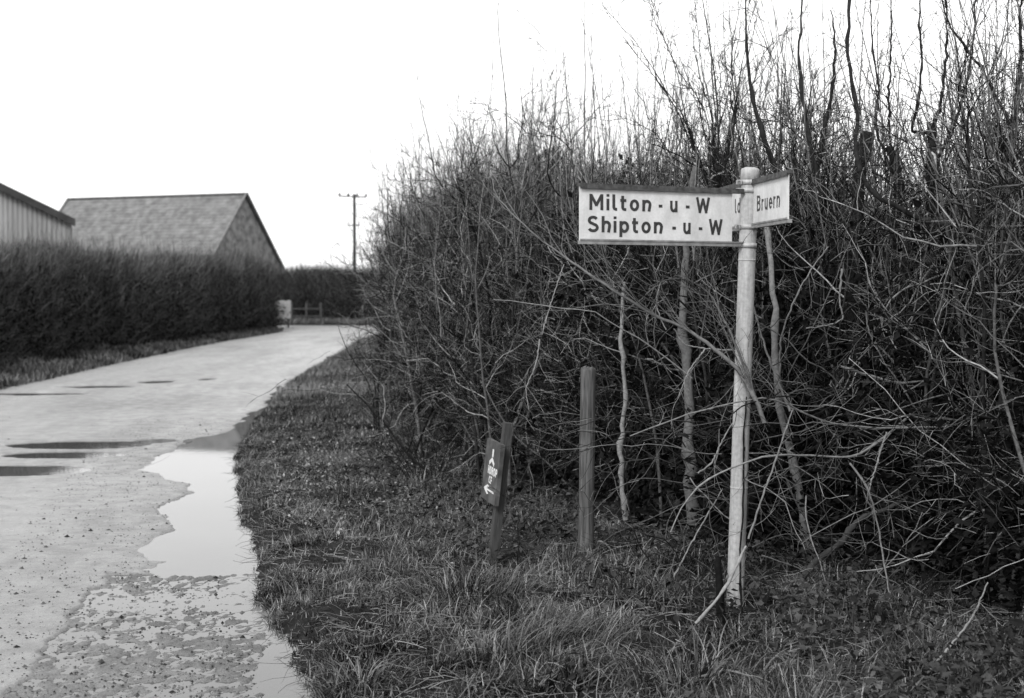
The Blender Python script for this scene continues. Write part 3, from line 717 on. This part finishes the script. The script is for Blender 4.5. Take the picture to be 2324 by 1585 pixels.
cane('pale wiry cane curving over the left end of the hedge face', [(1225, 770, 8.2), (1215, 830, 8.2), (1195, 880, 8.2), (1200, 930, 8.2)], .004, .002, .9, 48, 4)
cane('pale bent twig below the left end of the long sign', [(1280, 600, 8.6), (1250, 690, 8.5), (1230, 760, 8.4)], .003, .003, .8, 49, 4)
cane('arched twig standing above the round post', [(1500, 640, 7.4), (1490, 680, 7.4), (1498, 720, 7.4), (1512, 750, 7.4)], .002, .003, .8, 50, 1)
cane('upright pale stem standing behind the right of the pole', [(1880, 560, 7.5), (1850, 600, 7.5), (1800, 690, 7.4), (1775, 760, 7.4), (1770, 850, 7.4)], .003, .005, .6, 51, 5)
cane('leaning pale rod at the left of the pole foot', [(1640, 1110, 6.9), (1555, 1260, 6.8), (1530, 1310, 6.8)], .003, .004, .7, 52, 2)
cane('thin dark stem climbing the front of the pole', [(1686, 1425, 6.3), (1680, 1300, 6.55), (1686, 1150, 6.62), (1688, 1000, 6.62), (1694, 900, 6.62)], .006, .003, .05, 53, 4, (.05, .15), BARKDARK, 'stem', 'climbing_stem')
cane('broken pale stalk bent over behind the round post', [(1350, 1310, 7.9), (1362, 1228, 7.9), (1400, 1260, 7.9), (1440, 1300, 7.8)], .004, .006, .8, 54, 1, (.04, .1))
cane('dark fallen branch lying level on the grass by the round post', [(1226, 1318, 7.55), (1330, 1313, 7.5), (1450, 1306, 7.5), (1590, 1292, 7.5)], .007, .004, .3, 55, 8, (.1, .3), BARK, 'fallen branch', 'fallen_branch')
cane('pale dead stalk lying along the bottom edge of the grass', [(1440, 1490, 5.9), (1490, 1530, 5.8), (1540, 1580, 5.6)], .003, .005, .8, 56, 2, (.05, .15), CANE, 'stalk', 'dead_stalk')
cane('bowed pale stalk lying in the grass right of centre', [(1580, 1540, 5.5), (1640, 1522, 5.5), (1700, 1535, 5.4), (1760, 1560, 5.3)], .003, .004, .7, 57, 3, (.05, .15), CANE, 'stalk', 'dead_stalk')

# a loose thicket of brambles low on the right, in front of the hedge
r = np.random.default_rng(77); A = Acc(); n = 110
px = r.uniform(1500, 2350, n); yy_ = r.uniform(6.6, 7.5, n)
st = np.array([P(a, r.uniform(850, 1400), b) for a, b in zip(px, yy_)]); st[:, 2] = np.maximum(st[:, 2], .1)
T = grow(st, np.stack([r.normal(0, 1, n), r.normal(-.2, .3, n), r.normal(.25, .6, n)], 1), r.uniform(.5, 1.3, n), 14, .16, -.035, r)
A.tubes(T, taper(r.uniform(.0025, .0045, n), r.uniform(.001, .002, n), 14), 4, r.uniform(0, .9, n) ** 2)
p, d, i, tt = kids(T, 8, .1, 1, .4, 1.2, r); n = len(p)
T2 = grow(p, d, r.uniform(.08, .3, n), 6, .18, 0, r); A.tubes(T2, taper(r.uniform(.001, .0022, n), np.full(n, .0008), 6), 3, r.uniform(0, .9, n) ** 2)
put('bramble_tangle', A.mesh('bramble_tangle', True), CANE, kind='stuff', label='loose tangle of thin canes in front of the hedge behind the pole', category='brambles')

# saplings on the verge
def sapling(label, stems, seed, tone=.08, tw=8, r0=.006, mat=BARKDARK):
    base = P(*stems[0][0]); a = Acc()
    for k, w in enumerate(stems):
        a.merge(branch_acc(w, r0, .0018, 16, tone, 5, .004, seed=seed + k, twigs=tw, tl=(.08, .35), tr=(.0016, .0028), lvl=2, up=.35, ang=(.25, .7)))
    for q in a.v: q -= base
    put('sapling', a.mesh('sapling', True), mat, loc=base, label=label, category='sapling', group='thin dark saplings on the right verge')
sapling('dark double stemmed sapling at the left end of the hedge', [[(856, 978, 14.6), (852, 900, 14.6), (845, 820, 14.6), (830, 730, 14.6)], [(862, 985, 14.4), (858, 880, 14.4), (872, 780, 14.4), (880, 700, 14.4)], [(850, 975, 14.7), (840, 880, 14.7), (790, 800, 14.7), (765, 730, 14.7)]], 61, .08, 8, .012)
sapling('spray of thin dark stems fanning up beside the pale leaves', [[(975 + k * 4, 1135, 10.8), (965 + k * 12, 1060, 10.8), (950 + k * 22 + r.normal() * 8, 960 + abs(k) * 8, 10.8)] for k in range(-5, 5)], 62, .06, 3, .006)
sapling('single thin dark stem standing in front of the arrow sign', [[(1168, 1345, 7.6), (1174, 1270, 7.6), (1178, 1180, 7.6)], [(1205, 1320, 7.7), (1222, 1280, 7.7), (1240, 1235, 7.7)]], 63, .05, 2, .0055)
sapling('short black stalk upright in the grass left of the signpost', [[(1434, 1465, 6.3), (1437, 1420, 6.3), (1432, 1370, 6.3)]], 64, .02, 1, .006)
sapling('tiny dark upright seedling out on the open verge', [[(770, 1195, 9.6), (772, 1150, 9.6), (768, 1105, 9.6)]], 65, .05, 1, .006)

# ------------------------------------------------------------------ lettering: stroke glyphs
def arc(cx, cy, rx, ry, a0, a1, n=9):
    a = np.radians(np.linspace(a0, a1, n)); return [(cx + rx * math.cos(q), cy + ry * math.sin(q)) for q in a]
XH = .72; W_ = .18; h_ = W_ / 2
GL = {
 'M': (.86, [[(h_, 0), (h_, 1 - h_ * .2)], [(h_, .95), (.45, .26)], [(.41, .26), (.86 - h_, .95)], [(.86 - h_, 0), (.86 - h_, 1 - h_ * .2)]]),
 'i': (.17, [[(h_, 0), (h_, XH)], [(h_, .84), (h_, 1.0)]]),
 'l': (.30, [[(h_, 1), (h_, .20)] + arc(h_ + .14, .22, .14, .14, 180, 270, 5) + [(.30, .08)]]),
 't': (.40, [[(.15, .93), (.15, .22)] + arc(.29, .22, .14, .14, 180, 270, 5) + [(.38, .08)], [(0, XH - .08), (.38, XH - .08)]]),
 'o': (.60, [arc(.30, XH / 2, .30 - h_, XH / 2 - h_ * .9, 0, 360, 25)]),
 'n': (.55, [[(h_, 0), (h_, XH)], [(h_, .45)] + arc(.30, .42, .30 - h_ - .01, .22, 165, 0, 9) + [(.55 - h_ - .03, 0)]]),
 'u': (.55, [[(h_, XH)] + arc(.26, .30, .26 - h_, .22, 180, 345, 9), [(.55 - h_, 0), (.55 - h_, XH)]]),
 '-': (.30, [[(0, .36), (.27, .36)]]),
 'W': (1.0, [[(.06, 1), (.28, 0)], [(.25, 0), (.51, .92)], [(.49, .92), (.75, 0)], [(.72, 0), (.94, 1)]]),
 'S': (.66, [arc(.33, .73, .24, .19, 25, 180, 8) + arc(.33, .71, .24, .18, 190, 260, 4) + arc(.35, .28, .24, .20, 80, -20, 6) + arc(.33, .28, .26, .20, -30, -160, 8)]),
 'h': (.55, [[(h_, 0), (h_, 1)], [(h_, .45)] + arc(.30, .42, .30 - h_ - .01, .22, 165, 0, 9) + [(.55 - h_ - .03, 0)]]),
 'p': (.60, [[(h_, XH), (h_, -.27)], arc(.31, XH / 2, .30 - h_, XH / 2 - h_ * .9, 150, -150, 21)]),
 'B': (.66, [[(h_, 0), (h_, 1)], [(h_, 1 - h_)] + arc(.38, .745, .17, .17, 90, -90, 8) + [(h_, .54)], [(h_, .52)] + arc(.38, .30, .20, .22, 90, -90, 8) + [(h_, h_)]]),
 'r': (.36, [[(h_, 0), (h_, XH)], [(h_, .45)] + arc(.30, .40, .22, .24, 160, 95, 5) + [(.36, .64)]]),
 'e': (.58, [[(h_, .36), (.53, .36)] + arc(.30, .36, .30 - h_, .36 - h_ * .9, 5, 315, 18)]),
 'd': (.60, [[(.60 - h_, 0), (.60 - h_, 1)], arc(.29, XH / 2, .29 - h_, XH / 2 - h_ * .9, 30, 330, 21)]),
 'H': (.62, [[(h_, 0), (h_, 1)], [(.62 - h_, 0), (.62 - h_, 1)], [(h_, .5), (.62 - h_, .5)]]),
 'D': (.62, [[(h_, 0), (h_, 1)], [(h_, .92)] + arc(.28, .5, .26, .42, 90, -90, 10) + [(h_, .08)]]),
 'R': (.62, [[(h_, 0), (h_, 1)], [(h_, .92)] + arc(.36, .72, .18, .2, 90, -90, 8) + [(h_, .52)], [(.3, .5), (.56, 0)]]),
 'O': (.7, [arc(.35, .5, .27, .42, 0, 360, 25)]),
 'P': (.6, [[(h_, 0), (h_, 1)], [(h_, .92)] + arc(.36, .70, .18, .22, 90, -90, 8) + [(h_, .48)]]),
 'C': (.6, [arc(.36, .5, .28, .42, 50, 310, 16)]),
 'F': (.5, [[(h_, 0), (h_, 1)], [(h_, .92), (.5, .92)], [(h_, .5), (.44, .5)]]),
 '<': (1.0, [[(1.0, .5), (.12, .5)], [(.42, .98), (.08, .47)], [(.08, .53), (.42, .02)]]),
}
def ribbon(a, pts, w, z, th, T):
    p = np.asarray(pts, float); p = p[np.concatenate([[True], np.linalg.norm(np.diff(p, axis=0), axis=1) > .03])]; n = len(p)
    closed = np.allclose(p[0], p[-1], atol=1e-3) and n > 3
    seg = np.diff(p, axis=0); seg /= np.linalg.norm(seg, axis=1, keepdims=True) + 1e-9
    nn = np.stack([-seg[:, 1], seg[:, 0]], 1); o = np.zeros_like(p)
    for k in range(n):
        n0 = nn[k - 1] if k else (nn[-1] if closed else nn[0]); n1 = nn[k] if k < n - 1 else (nn[0] if closed else nn[-1])
        q = n0 + n1; q /= np.linalg.norm(q) + 1e-9; o[k] = q / max(.45, abs(q @ n1))
    L, Rr = p + o * w / 2, p - o * w / 2
    rings = []
    for k in range(n): rings.append([(L[k][0], L[k][1], z), (Rr[k][0], Rr[k][1], z), (Rr[k][0], Rr[k][1], z - th), (L[k][0], L[k][1], z - th)])
    V = np.array(rings).reshape(-1, 3); f = []
    for k in range(n - 1):
        b0, b1 = 4 * k, 4 * k + 4
        for j in range(4): f.append([b0 + j, b1 + j, b1 + (j + 1) % 4, b0 + (j + 1) % 4])
    f += [[0, 1, 2, 3], [4 * n - 1, 4 * n - 2, 4 * n - 3, 4 * n - 4]]
    a.add(T(V), f)
def write(parent, text, x0, z0, cap, mat, off=.0012, gap=.20, space=.40, sx=1.0, name='letter', wf=1.0):
    """letters stand on the local +x / +z plane and face local -y"""
    x = x0; k = 0
    for ch in text:
        if ch == ' ': x += space * cap * sx; continue
        adv, st = GL[ch]; a = Acc()
        for j, s in enumerate(st):
            zz = off + .00008 * j
            T = lambda V, x=x: np.stack([x + V[:, 0] * cap * sx, -V[:, 2], z0 + V[:, 1] * cap], 1)
            ribbon(a, s, W_ * wf, zz, .0004, T)
        put(name, a.mesh('letter'), mat, parent); x += (adv + gap) * cap * sx
    return x

# ------------------------------------------------------------------ signpost
PB = GV(1668, 1372); YP = PB[1]
PT = P(1702.5, 382, YP); ax = PT - PB; HP = np.linalg.norm(ax)
post = thing('signpost', 'weathered grey steel fingerpost with three white direction arms at the hedge', 'signpost', PB)
lean = math.atan2(ax[0], ax[2])
post.rotation_euler = (0, lean, 0)
RP = 38.5 / 2 / F * YP
def lathe(a, prof, n=28, cx=0, cy=0):
    an = np.linspace(0, 2 * math.pi, n + 1)[:-1]
    V = np.array([[cx + r * math.cos(q), cy + r * math.sin(q), z] for r, z in prof for q in an])
    f = [[k * n + j, k * n + (j + 1) % n, (k + 1) * n + (j + 1) % n, (k + 1) * n + j] for k in range(len(prof) - 1) for j in range(n)]
    return a.add(V, f)
put('pole', lathe(Acc(), [(RP * 1.02, -.15), (RP * 1.02, .3), (RP, HP - .05), (RP, HP - .02)]).mesh('pole', True), STEEL, post)
put('cap', lathe(Acc(), [(RP + .0005, HP - .062), (RP * 1.09, HP - .061), (RP * 1.09, HP - .012), (RP * 1.0, HP - .003), (RP * .6, HP + .003), (.001, HP + .005)]).mesh('cap', True), STEEL, post)
for hh in (.55, 1.62): put('weld_band', lathe(Acc(), [(RP, hh), (RP + .0022, hh + .002), (RP + .0022, hh + .008), (RP, hh + .01)]).mesh('weld_band', True), STEEL, post)
M0 = Matrix.Translation(Vector(PB)) @ Matrix.Rotation(lean, 4, 'Y')
M0i = np.array(M0.inverted())
def tl(p): return (M0i @ np.append(p, 1))[:3]
def arm(pa, pb, zt, zb, txt, face_from, rail_dark=True, lbl=None, rail_ext=(0, 0), slope=0):
    """pa -> pb: plan positions of the panel's reading-left and reading-right ends"""
    pa, pb = np.asarray(pa, float), np.asarray(pb, float); u = pb - pa; L = np.linalg.norm(u); u /= L
    e = bpy.data.objects.new('sign_arm', None); COL.objects.link(e); e.parent = post
    if lbl: e['label'] = lbl
    rot = Matrix(((u[0], -u[1], 0, pa[0]), (u[1], u[0], 0, pa[1]), (0, 0, 1, zb), (0, 0, 0, 1)))
    e.matrix_local = M0.inverted() @ rot @ Matrix.Rotation(slope, 4, 'Y')
    H = zt - zb; rh = .016
    put('panel', Acc().box((L / 2, .0015, H / 2), (L, .003, H - 2 * rh)).mesh('panel'), FACE, e)
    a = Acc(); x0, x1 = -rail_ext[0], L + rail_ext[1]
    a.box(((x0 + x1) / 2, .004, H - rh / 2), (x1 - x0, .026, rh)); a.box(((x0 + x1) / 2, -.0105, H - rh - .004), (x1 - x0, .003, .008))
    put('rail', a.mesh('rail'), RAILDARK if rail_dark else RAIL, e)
    a = Acc(); a.box(((x0 + x1) / 2, .003, rh / 2), (x1 - x0, .022, rh)); a.box(((x0 + x1) / 2, -.0095, rh + .0035), (x1 - x0, .003, .007))
    put('rail', a.mesh('rail'), RAIL, e)
    for (t, X, Z, cap, sx) in txt: write(e, t, X, Z, cap, INK, sx=sx)
    return e, L, H
# main arm
yR, yL = YP - RP - .012, (YP - RP - .012) * 136 / 143.5
pR, pL = P(1662, 434, yR), P(1315, 412, yL)
zt = (P(1315, 412, yL)[2] + P(1662, 432, yR)[2]) / 2; zb = (P(1311, 551, yL)[2] + P(1662, 563, yR)[2]) / 2
u = (pR - pL)[:2]; Lm = np.linalg.norm(u); Hm = zt - zb; k = Lm / (1664 - 1315)
capm = .0855 * YP / 6.8
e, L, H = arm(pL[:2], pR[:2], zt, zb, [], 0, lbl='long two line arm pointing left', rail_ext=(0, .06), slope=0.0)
capm = H * .268
x1 = write(e, 'Milton', L * .062, H * .565, capm, INK, sx=1.13)
write(e, '-', L * .505, H * .565, capm, INK); write(e, 'u', L * .58, H * .565, capm, INK); write(e, '-', L * .685, H * .565, capm, INK); write(e, 'W', L * .755, H * .565, capm, INK)
x2 = write(e, 'Shipton', L * .052, H * .20, capm, INK, sx=1.13)
write(e, '-', L * .595, H * .20, capm, INK); write(e, 'u', L * .668, H * .20, capm, INK); write(e, '-', L * .772, H * .20, capm, INK); write(e, 'W', L * .842, H * .20, capm, INK)
print('letter extents', x1 / L, x2 / L, L, H, YP, HP, RP)
# small arm towards the camera
pl, pr = P(1706, 410, YP - RP * .2), P(1790, 392, YP - .56)
dv = (pr - pl)[:2]
zt2 = (P(1700, 406, YP)[2] + P(1790, 389, YP - .56)[2]) / 2; zb2 = (P(1700, 517, YP)[2] + P(1790, 509, YP - .56)[2]) / 2
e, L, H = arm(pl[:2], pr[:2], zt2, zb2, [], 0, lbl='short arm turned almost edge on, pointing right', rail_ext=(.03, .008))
write(e, 'Bruern', L * .16, H * .33, H * .32, INK, sx=1.18, wf=.8)
# far arm, mostly hidden
dv = dv / np.linalg.norm(dv); q0 = np.array([PB[0] + HP * math.sin(lean) * .9 - RP * .55, YP + RP * .6]) - dv * .02; q1 = q0 - dv * .75
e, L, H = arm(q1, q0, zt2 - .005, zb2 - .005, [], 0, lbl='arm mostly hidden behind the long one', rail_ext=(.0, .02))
write(e, 'ld', L - .118, H * .37, H * .31, INK, sx=1.2, wf=.8)
for zc in (zt2 - .012, zb2 + .008, zt - .006, zb + .006):
    zl = tl(np.array([PB[0] + (zc - PB[2]) * math.tan(lean), YP, zc]))[2]
    a = Acc(); lathe(a, [(RP, zl - .011), (RP + .004, zl - .011), (RP + .004, zl + .011), (RP, zl + .011)])
    put('clamp_band', a.mesh('clamp_band', True), STEEL, post)
    b = Acc(); b.box((-RP - .012, -.012, zl), (.022, .03, .02)); b.tubes(np.array([[[-RP - .014, -.034, zl], [-RP - .014, .01, zl]]]), np.array([[.006, .006]]), 6, cap=True)
    put('bolt', b.mesh('bolt'), STEEL, post)

# ------------------------------------------------------------------ round wooden post
B = GV(1329, 1262); H = (1262 - 832) / F * B[1]
wp = thing('wooden_post', 'round weathered wooden fence post standing at the foot of the hedge', 'post', B, (0, .012, 0))
r = np.random.default_rng(5); n = 22; R = 18 / F * B[1]
prof = [(-.15, 1.05), (0, 1.05), (.2, 1), (.4, .97), (.6, 1), (.8, .96), (.95, .97), (.985, .96), (1, .90), (1.003, .6), (.995, .02)]
an = np.linspace(0, 2 * math.pi, n + 1)[:-1]; wob = 1 + .035 * r.normal(size=n); split = np.where(np.arange(n) % 7 == 2, .93, 1)
V = np.array([[R * s * w * c * math.cos(q), R * s * w * c * math.sin(q), z * H + (.012 * r.normal() if z > .99 else 0) * .4] for z, s in prof for q, w, c in zip(an, wob, split)])
f = [[k * n + j, k * n + (j + 1) % n, (k + 1) * n + (j + 1) % n, (k + 1) * n + j] for k in range(len(prof) - 1) for j in range(n)]
put('post_body', mesh('post_body', V, f, smooth=True), POSTWOOD, wp)

# ------------------------------------------------------------------ small arrow sign on a stake
B = GV(1118, 1275); Yb = B[1]
ls = thing('arrow_sign', 'small dark wooden board with a white left arrow on a leaning stake', 'sign', B)
Ht = (1275 - 955) / F * Yb; lean2 = math.atan2(P(1153, 955, Yb)[0] - B[0], Ht)
uR, uL = P(1145, 1004, Yb - .10), P(1113, 993, Yb + .21)
u = (uR - uL)[:2]; Wb = np.linalg.norm(u); u /= Wb; zz = math.atan2(u[1], u[0])
R2 = Matrix.Rotation(lean2, 4, 'Y') @ Matrix.Rotation(zz, 4, 'Z')
ls.matrix_world = Matrix.Translation(Vector(B)) @ R2
put('stake', Acc().box((0, 0, Ht / 2 - .1), (.062, .046, Ht + .2)).mesh('stake'), STAKE, ls)
zt3 = (1275 - 1003) / F * Yb; zb3 = (1275 - 1142) / F * Yb; Hb = zt3 - zb3
a = Acc(); X0 = -.235; a.box((X0 + Wb / 2, -.036, (zt3 + zb3) / 2), (Wb, .024, Hb)); bd = put('board', a.mesh('board'), STAKEPALE, ls)
tx = bpy.data.objects.new('lettering', None)
yo = .0483
def wb(t, X, Z, cap, sx, wf=1.3): write(bd, t, X, Z, cap, WHITE, off=yo, sx=sx, name='letter', wf=wf)
wb('HDROP', X0 + .10, zb3 + Hb * .45, Hb * .13, 1.15)
wb('CF', X0 + .14, zb3 + Hb * .30, Hb * .12, 1.25)
wb('<', X0 + .05, zb3 + Hb * .11, Hb * .15, 4.4, 1.15)
a = Acc()
sy = lambda V: np.stack([V[:, 0], -V[:, 2], V[:, 1]], 1)
ribbon(a, [(X0 + .17, zb3 + Hb * .87), (X0 + .17, zb3 + Hb * .74)], .03, yo, .0004, sy)
ribbon(a, [(X0 + .11, zb3 + Hb * .62), (X0 + .165, zb3 + Hb * .70), (X0 + .22, zb3 + Hb * .62)], .022, yo, .0004, sy)
put('walker_symbol', a.mesh('walker_symbol'), WHITE, bd)

# rotten dark stake left of the pole
B = GV(1640, 1432)
st_ = branch_acc([(1640, 1440, B[1]), (1636, 1380, B[1]), (1632, 1320, B[1]), (1628, 1265, B[1])], .022, .014, 12, .02, 7, .004, seed=91, cap=True)
for q in st_.v: q -= B
put('rotten_stake', st_.mesh('rotten_stake', True), BARKDARK, loc=B, label='short rotten black stake at the left of the pole foot', category='stake')

# ------------------------------------------------------------------ far board, gate, utility pole
def post_box(a, x, y, z0, z1, w): a.box((x, y, (z0 + z1) / 2), (w, w, z1 - z0))
Yf = 64.5; tlc, brc = P(612, 682, Yf), P(660, 723, Yf); cxf = (tlc[0] + brc[0]) / 2; wf_ = brc[0] - tlc[0]
fb = thing('notice_board', 'small white notice board at the far end of the left hedge', 'sign', (cxf, Yf, 0))
put('panel', Acc().box((0, 0, (tlc[2] + brc[2]) / 2), (wf_, .04, tlc[2] - brc[2])).mesh('panel'), FARBOARD, fb)
for s in (-1, 1): put('leg', Acc().box((s * wf_ * .38, .05, tlc[2] / 2 - .08), (.06, .05, tlc[2] + .1)).mesh('leg'), POLEWOOD, fb)
a = Acc(); r = np.random.default_rng(3)
for row, zr in enumerate((.62, .42)):
    for kx in range(6):
        a.box((-wf_ * .26 + kx * wf_ * .105, -.023, brc[2] + (tlc[2] - brc[2]) * zr), (wf_ * r.uniform(.04, .08), .004, .09 * r.uniform(.7, 1)))
put('faded_marks', a.mesh('faded_marks'), noise_mat('faded_paint', .1, .2, 5), fb)
gx0, gx1 = P(655, 700, 68)[0], P(722, 700, 68)[0]
gt = thing('rail_fence', 'low dark rail fence right of the white notice board', 'fence', (gx0, 68.9, .05))
for z in (.42, .78): put('rail', Acc().box(((gx1 - gx0) / 2, 0, z), (gx1 - gx0, .04, .06)).mesh('rail'), FASCIA, gt)
for x in np.linspace(0, gx1 - gx0, 3): put('post', Acc().box((x, .07, .5), (.1, .1, 1.15)).mesh('post'), FASCIA, gt)

Yu = 100.0; pt = P(804, 441, Yu)
up = thing('utility_pole', 'distant wooden power pole with a crossarm of insulators', 'utility pole', (pt[0], Yu, 0))
put('pole', Acc().tubes(np.array([[[0, 0, -.3], [0, 0, 4], [0, 0, pt[2]]]]), np.array([[.14, .12, .10]]), 10, cap=True).mesh('pole', True), POLEWOOD, up)
sc = Yu / F
put('crossarm', Acc().box((-.1, -.12, pt[2] - .18), (62 * sc, .1, .09), np.array(Matrix.Rotation(.035, 3, 'Y'))).mesh('crossarm'), POLEWOOD, up)
for px in (771, 791, 811, 831):
    put('insulator', lathe(Acc(), [(.02, 0), (.07, .02), (.10, .07), (.06, .10), (.09, .14), (.04, .20), (.005, .21)], 12, (px - 804) * sc, -.12).mesh('insulator', True), FASCIA, up).location = (0, 0, pt[2] - .15 - (px - 801) * sc * .035)
zl = P(804, 512, Yu)[2]
put('bracket', Acc().box((0, -.1, zl), (26 * sc, .08, .08)).box((-.4, -.1, zl + .15), (.06, .06, .35)).box((.35, -.1, zl + .15), (.06, .06, .35)).mesh('bracket'), POLEWOOD, up)

# ------------------------------------------------------------------ barn
th = math.radians(22); Ya = 75.0
Rr = P(555, 443, Ya); dR = np.array([-math.cos(th), math.sin(th)]); Lb = 11.3; gd = np.array([-math.sin(th), -math.cos(th)])
barn = thing('barn', 'stone barn with a steep mottled grey roof behind the left hedge', 'barn', (Rr[0], Rr[1], 0))
# local: x along ridge (away), y towards the front eave
Mb = Matrix(((dR[0], gd[0], 0, Rr[0]), (dR[1], gd[1], 0, Rr[1]), (0, 0, 1, 0), (0, 0, 0, 1)))
barn.matrix_world = Mb
zR, w, zE = Rr[2], 3.5, Rr[2] - 3.62
def prism(x0, x1, pts):
    n = len(pts); V = [(x0, y, z) for y, z in pts] + [(x1, y, z) for y, z in pts]
    me = bpy.data.meshes.new('prism'); me.from_pydata(V, [], [tuple(range(n)), tuple(range(2 * n - 1, n - 1, -1))] + [(j, n + j, n + (j + 1) % n, (j + 1) % n) for j in range(n)]); return me
put('wall', prism(0, Lb, [(-w, -.3), (w, -.3), (w, zE), (0, zR - .12), (-w, zE)]), STONE, barn)
for s in (-1, 1):
    # stepped courses of slates: each a row, laid over the next
    nC = 22; a = Acc(); sl = math.hypot(w + .25, 3.62 * (w + .25) / w); ang = math.atan2(3.62, w)
    for c in range(nC):
        f0, f1 = c / nC, (c + 1.25) / nC
        y0, z0_, y1, z1_ = s * (w + .25) * f0, zR - sl * f0 * math.sin(ang), s * (w + .25) * f1, zR - sl * f1 * math.sin(ang)
        lift = .05
        V = [(-.12, y0, z0_ + .02), (Lb + .12, y0, z0_ + .02), (Lb + .12, y1, z1_ + lift), (-.12, y1, z1_ + lift), (-.12, y0, z0_ - .03), (Lb + .12, y0, z0_ - .03), (Lb + .12, y1, z1_ - .0), (-.12, y1, z1_ - .0)]
        a.add(V, [[0, 1, 2, 3], [7, 6, 5, 4], [3, 2, 6, 7], [0, 3, 7, 4], [1, 5, 6, 2], [0, 4, 5, 1]])
    put('roof', a.mesh('roof'), ROOFING, barn)
    dz = zR - zE
    for xx in (-.14, Lb + .14):
        put('verge_coping', Acc().tubes(np.array([[[xx, s * .05, zR + .06], [xx, s * (w + .2), zE - dz * .06 + .05]]]), np.array([[.06, .06]]), 6).mesh('verge_coping'), COPING, barn)
put('ridge', Acc().tubes(np.array([[[-.2, 0, zR + .06], [Lb + .2, 0, zR + .06]]]), np.array([[.07, .07]]), 8).mesh('ridge'), noise_mat('ridge_tile', .04, .08, 4), barn)
r = np.random.default_rng(8); pale = noise_mat('pale_stone', .16, .26, 4, .9, .2)
for (yy0, z0_, s) in [(-.9, 3.55, .2), (.9, 4.15, .13), (.3, 4.9, .12), (1.5, 3.9, .14), (-.2, 4.4, .1), (.1, 5.6, .1), (-.5, 5.1, .08), (2.2, 3.3, .12), (-1.6, 3.8, .1)]:
    put('pale_stone', Acc().box((-.015, yy0, z0_), (.05, s * 1.4, s)).mesh('pale_stone'), pale, barn)

# ------------------------------------------------------------------ corrugated shed
Ys = 50.0; xr = P(162, 500, Ys)[0]; zc = P(165, 500, Ys)[2]; zz0 = P(0, 420, Ys)[2]; x0_ = P(0, 420, Ys)[0]
sl = (1.6 + 245 / F * 49.2 - zc) / 2.42; zmid = zc + sl * 6.0
shed = thing('shed', 'pale corrugated farm shed with a dark roof edge at the left', 'shed', (xr, Ys, 0), (0, 0, math.radians(19.5)))
def topz(x): return zc - sl * x if x > -6.0 else zmid + sl * (x + 6.0)
a = Acc(); Wd = 12.0
pit = .16; x = -Wd; prof = []
while x < 0: prof += [(x, 0), (x + pit * .3, 0), (x + pit * .45, -.018), (x + pit * .8, -.018), (x + pit * .95, 0)]; x += pit
prof.append((0, 0)); V = []; f = []
for k, (x, y) in enumerate(prof): V += [(x, y, -.3), (x, y, topz(x) - .06)]
f = [[2 * k, 2 * k + 2, 2 * k + 3, 2 * k + 1] for k in range(len(prof) - 1)]
put('gable_wall', a.add(V, f).mesh('gable_wall'), SHEET, shed)
a = Acc(); prof = [(0, y) for y in np.arange(0, 15, .08)]
V = []; 
for k, (x, y) in enumerate(prof): V += [(.0 + (.03 if k % 2 else 0), y, -.3), (.0 + (.03 if k % 2 else 0), y, zc - .06)]
f = [[2 * k, 2 * k + 2, 2 * k + 3, 2 * k + 1] for k in range(len(prof) - 1)]
put('side_wall', a.add(V, f).mesh('side_wall'), SHEET, shed)
for s, (xa, za, xb, zb_) in enumerate([(.12, topz(.12), -6.0, zmid), (-12.1, topz(-12.1), -6.0, zmid)]):
    V = [(xa, -.25, za), (xb, -.25, zb_), (xb, 15.2, zb_), (xa, 15.2, za)]; V += [(p[0], p[1], p[2] + .07) for p in V]
    put('roof', mesh('roof', np.array(V), [[0, 1, 2, 3], [7, 6, 5, 4], [0, 4, 5, 1], [1, 5, 6, 2], [2, 6, 7, 3], [3, 7, 4, 0]]), FASCIA, shed)
    V = [(xa, -.29, za - .18), (xb, -.29, zb_ - .18), (xb, -.29, zb_ + .09), (xa, -.29, za + .09)]; V += [(p[0], p[1] + .03, p[2]) for p in V]
    put('fascia', mesh('fascia', np.array(V), [[0, 1, 2, 3], [7, 6, 5, 4], [0, 4, 5, 1], [1, 5, 6, 2], [2, 6, 7, 3], [3, 7, 4, 0]]), FASCIA, shed)
print('shrubs', ns)
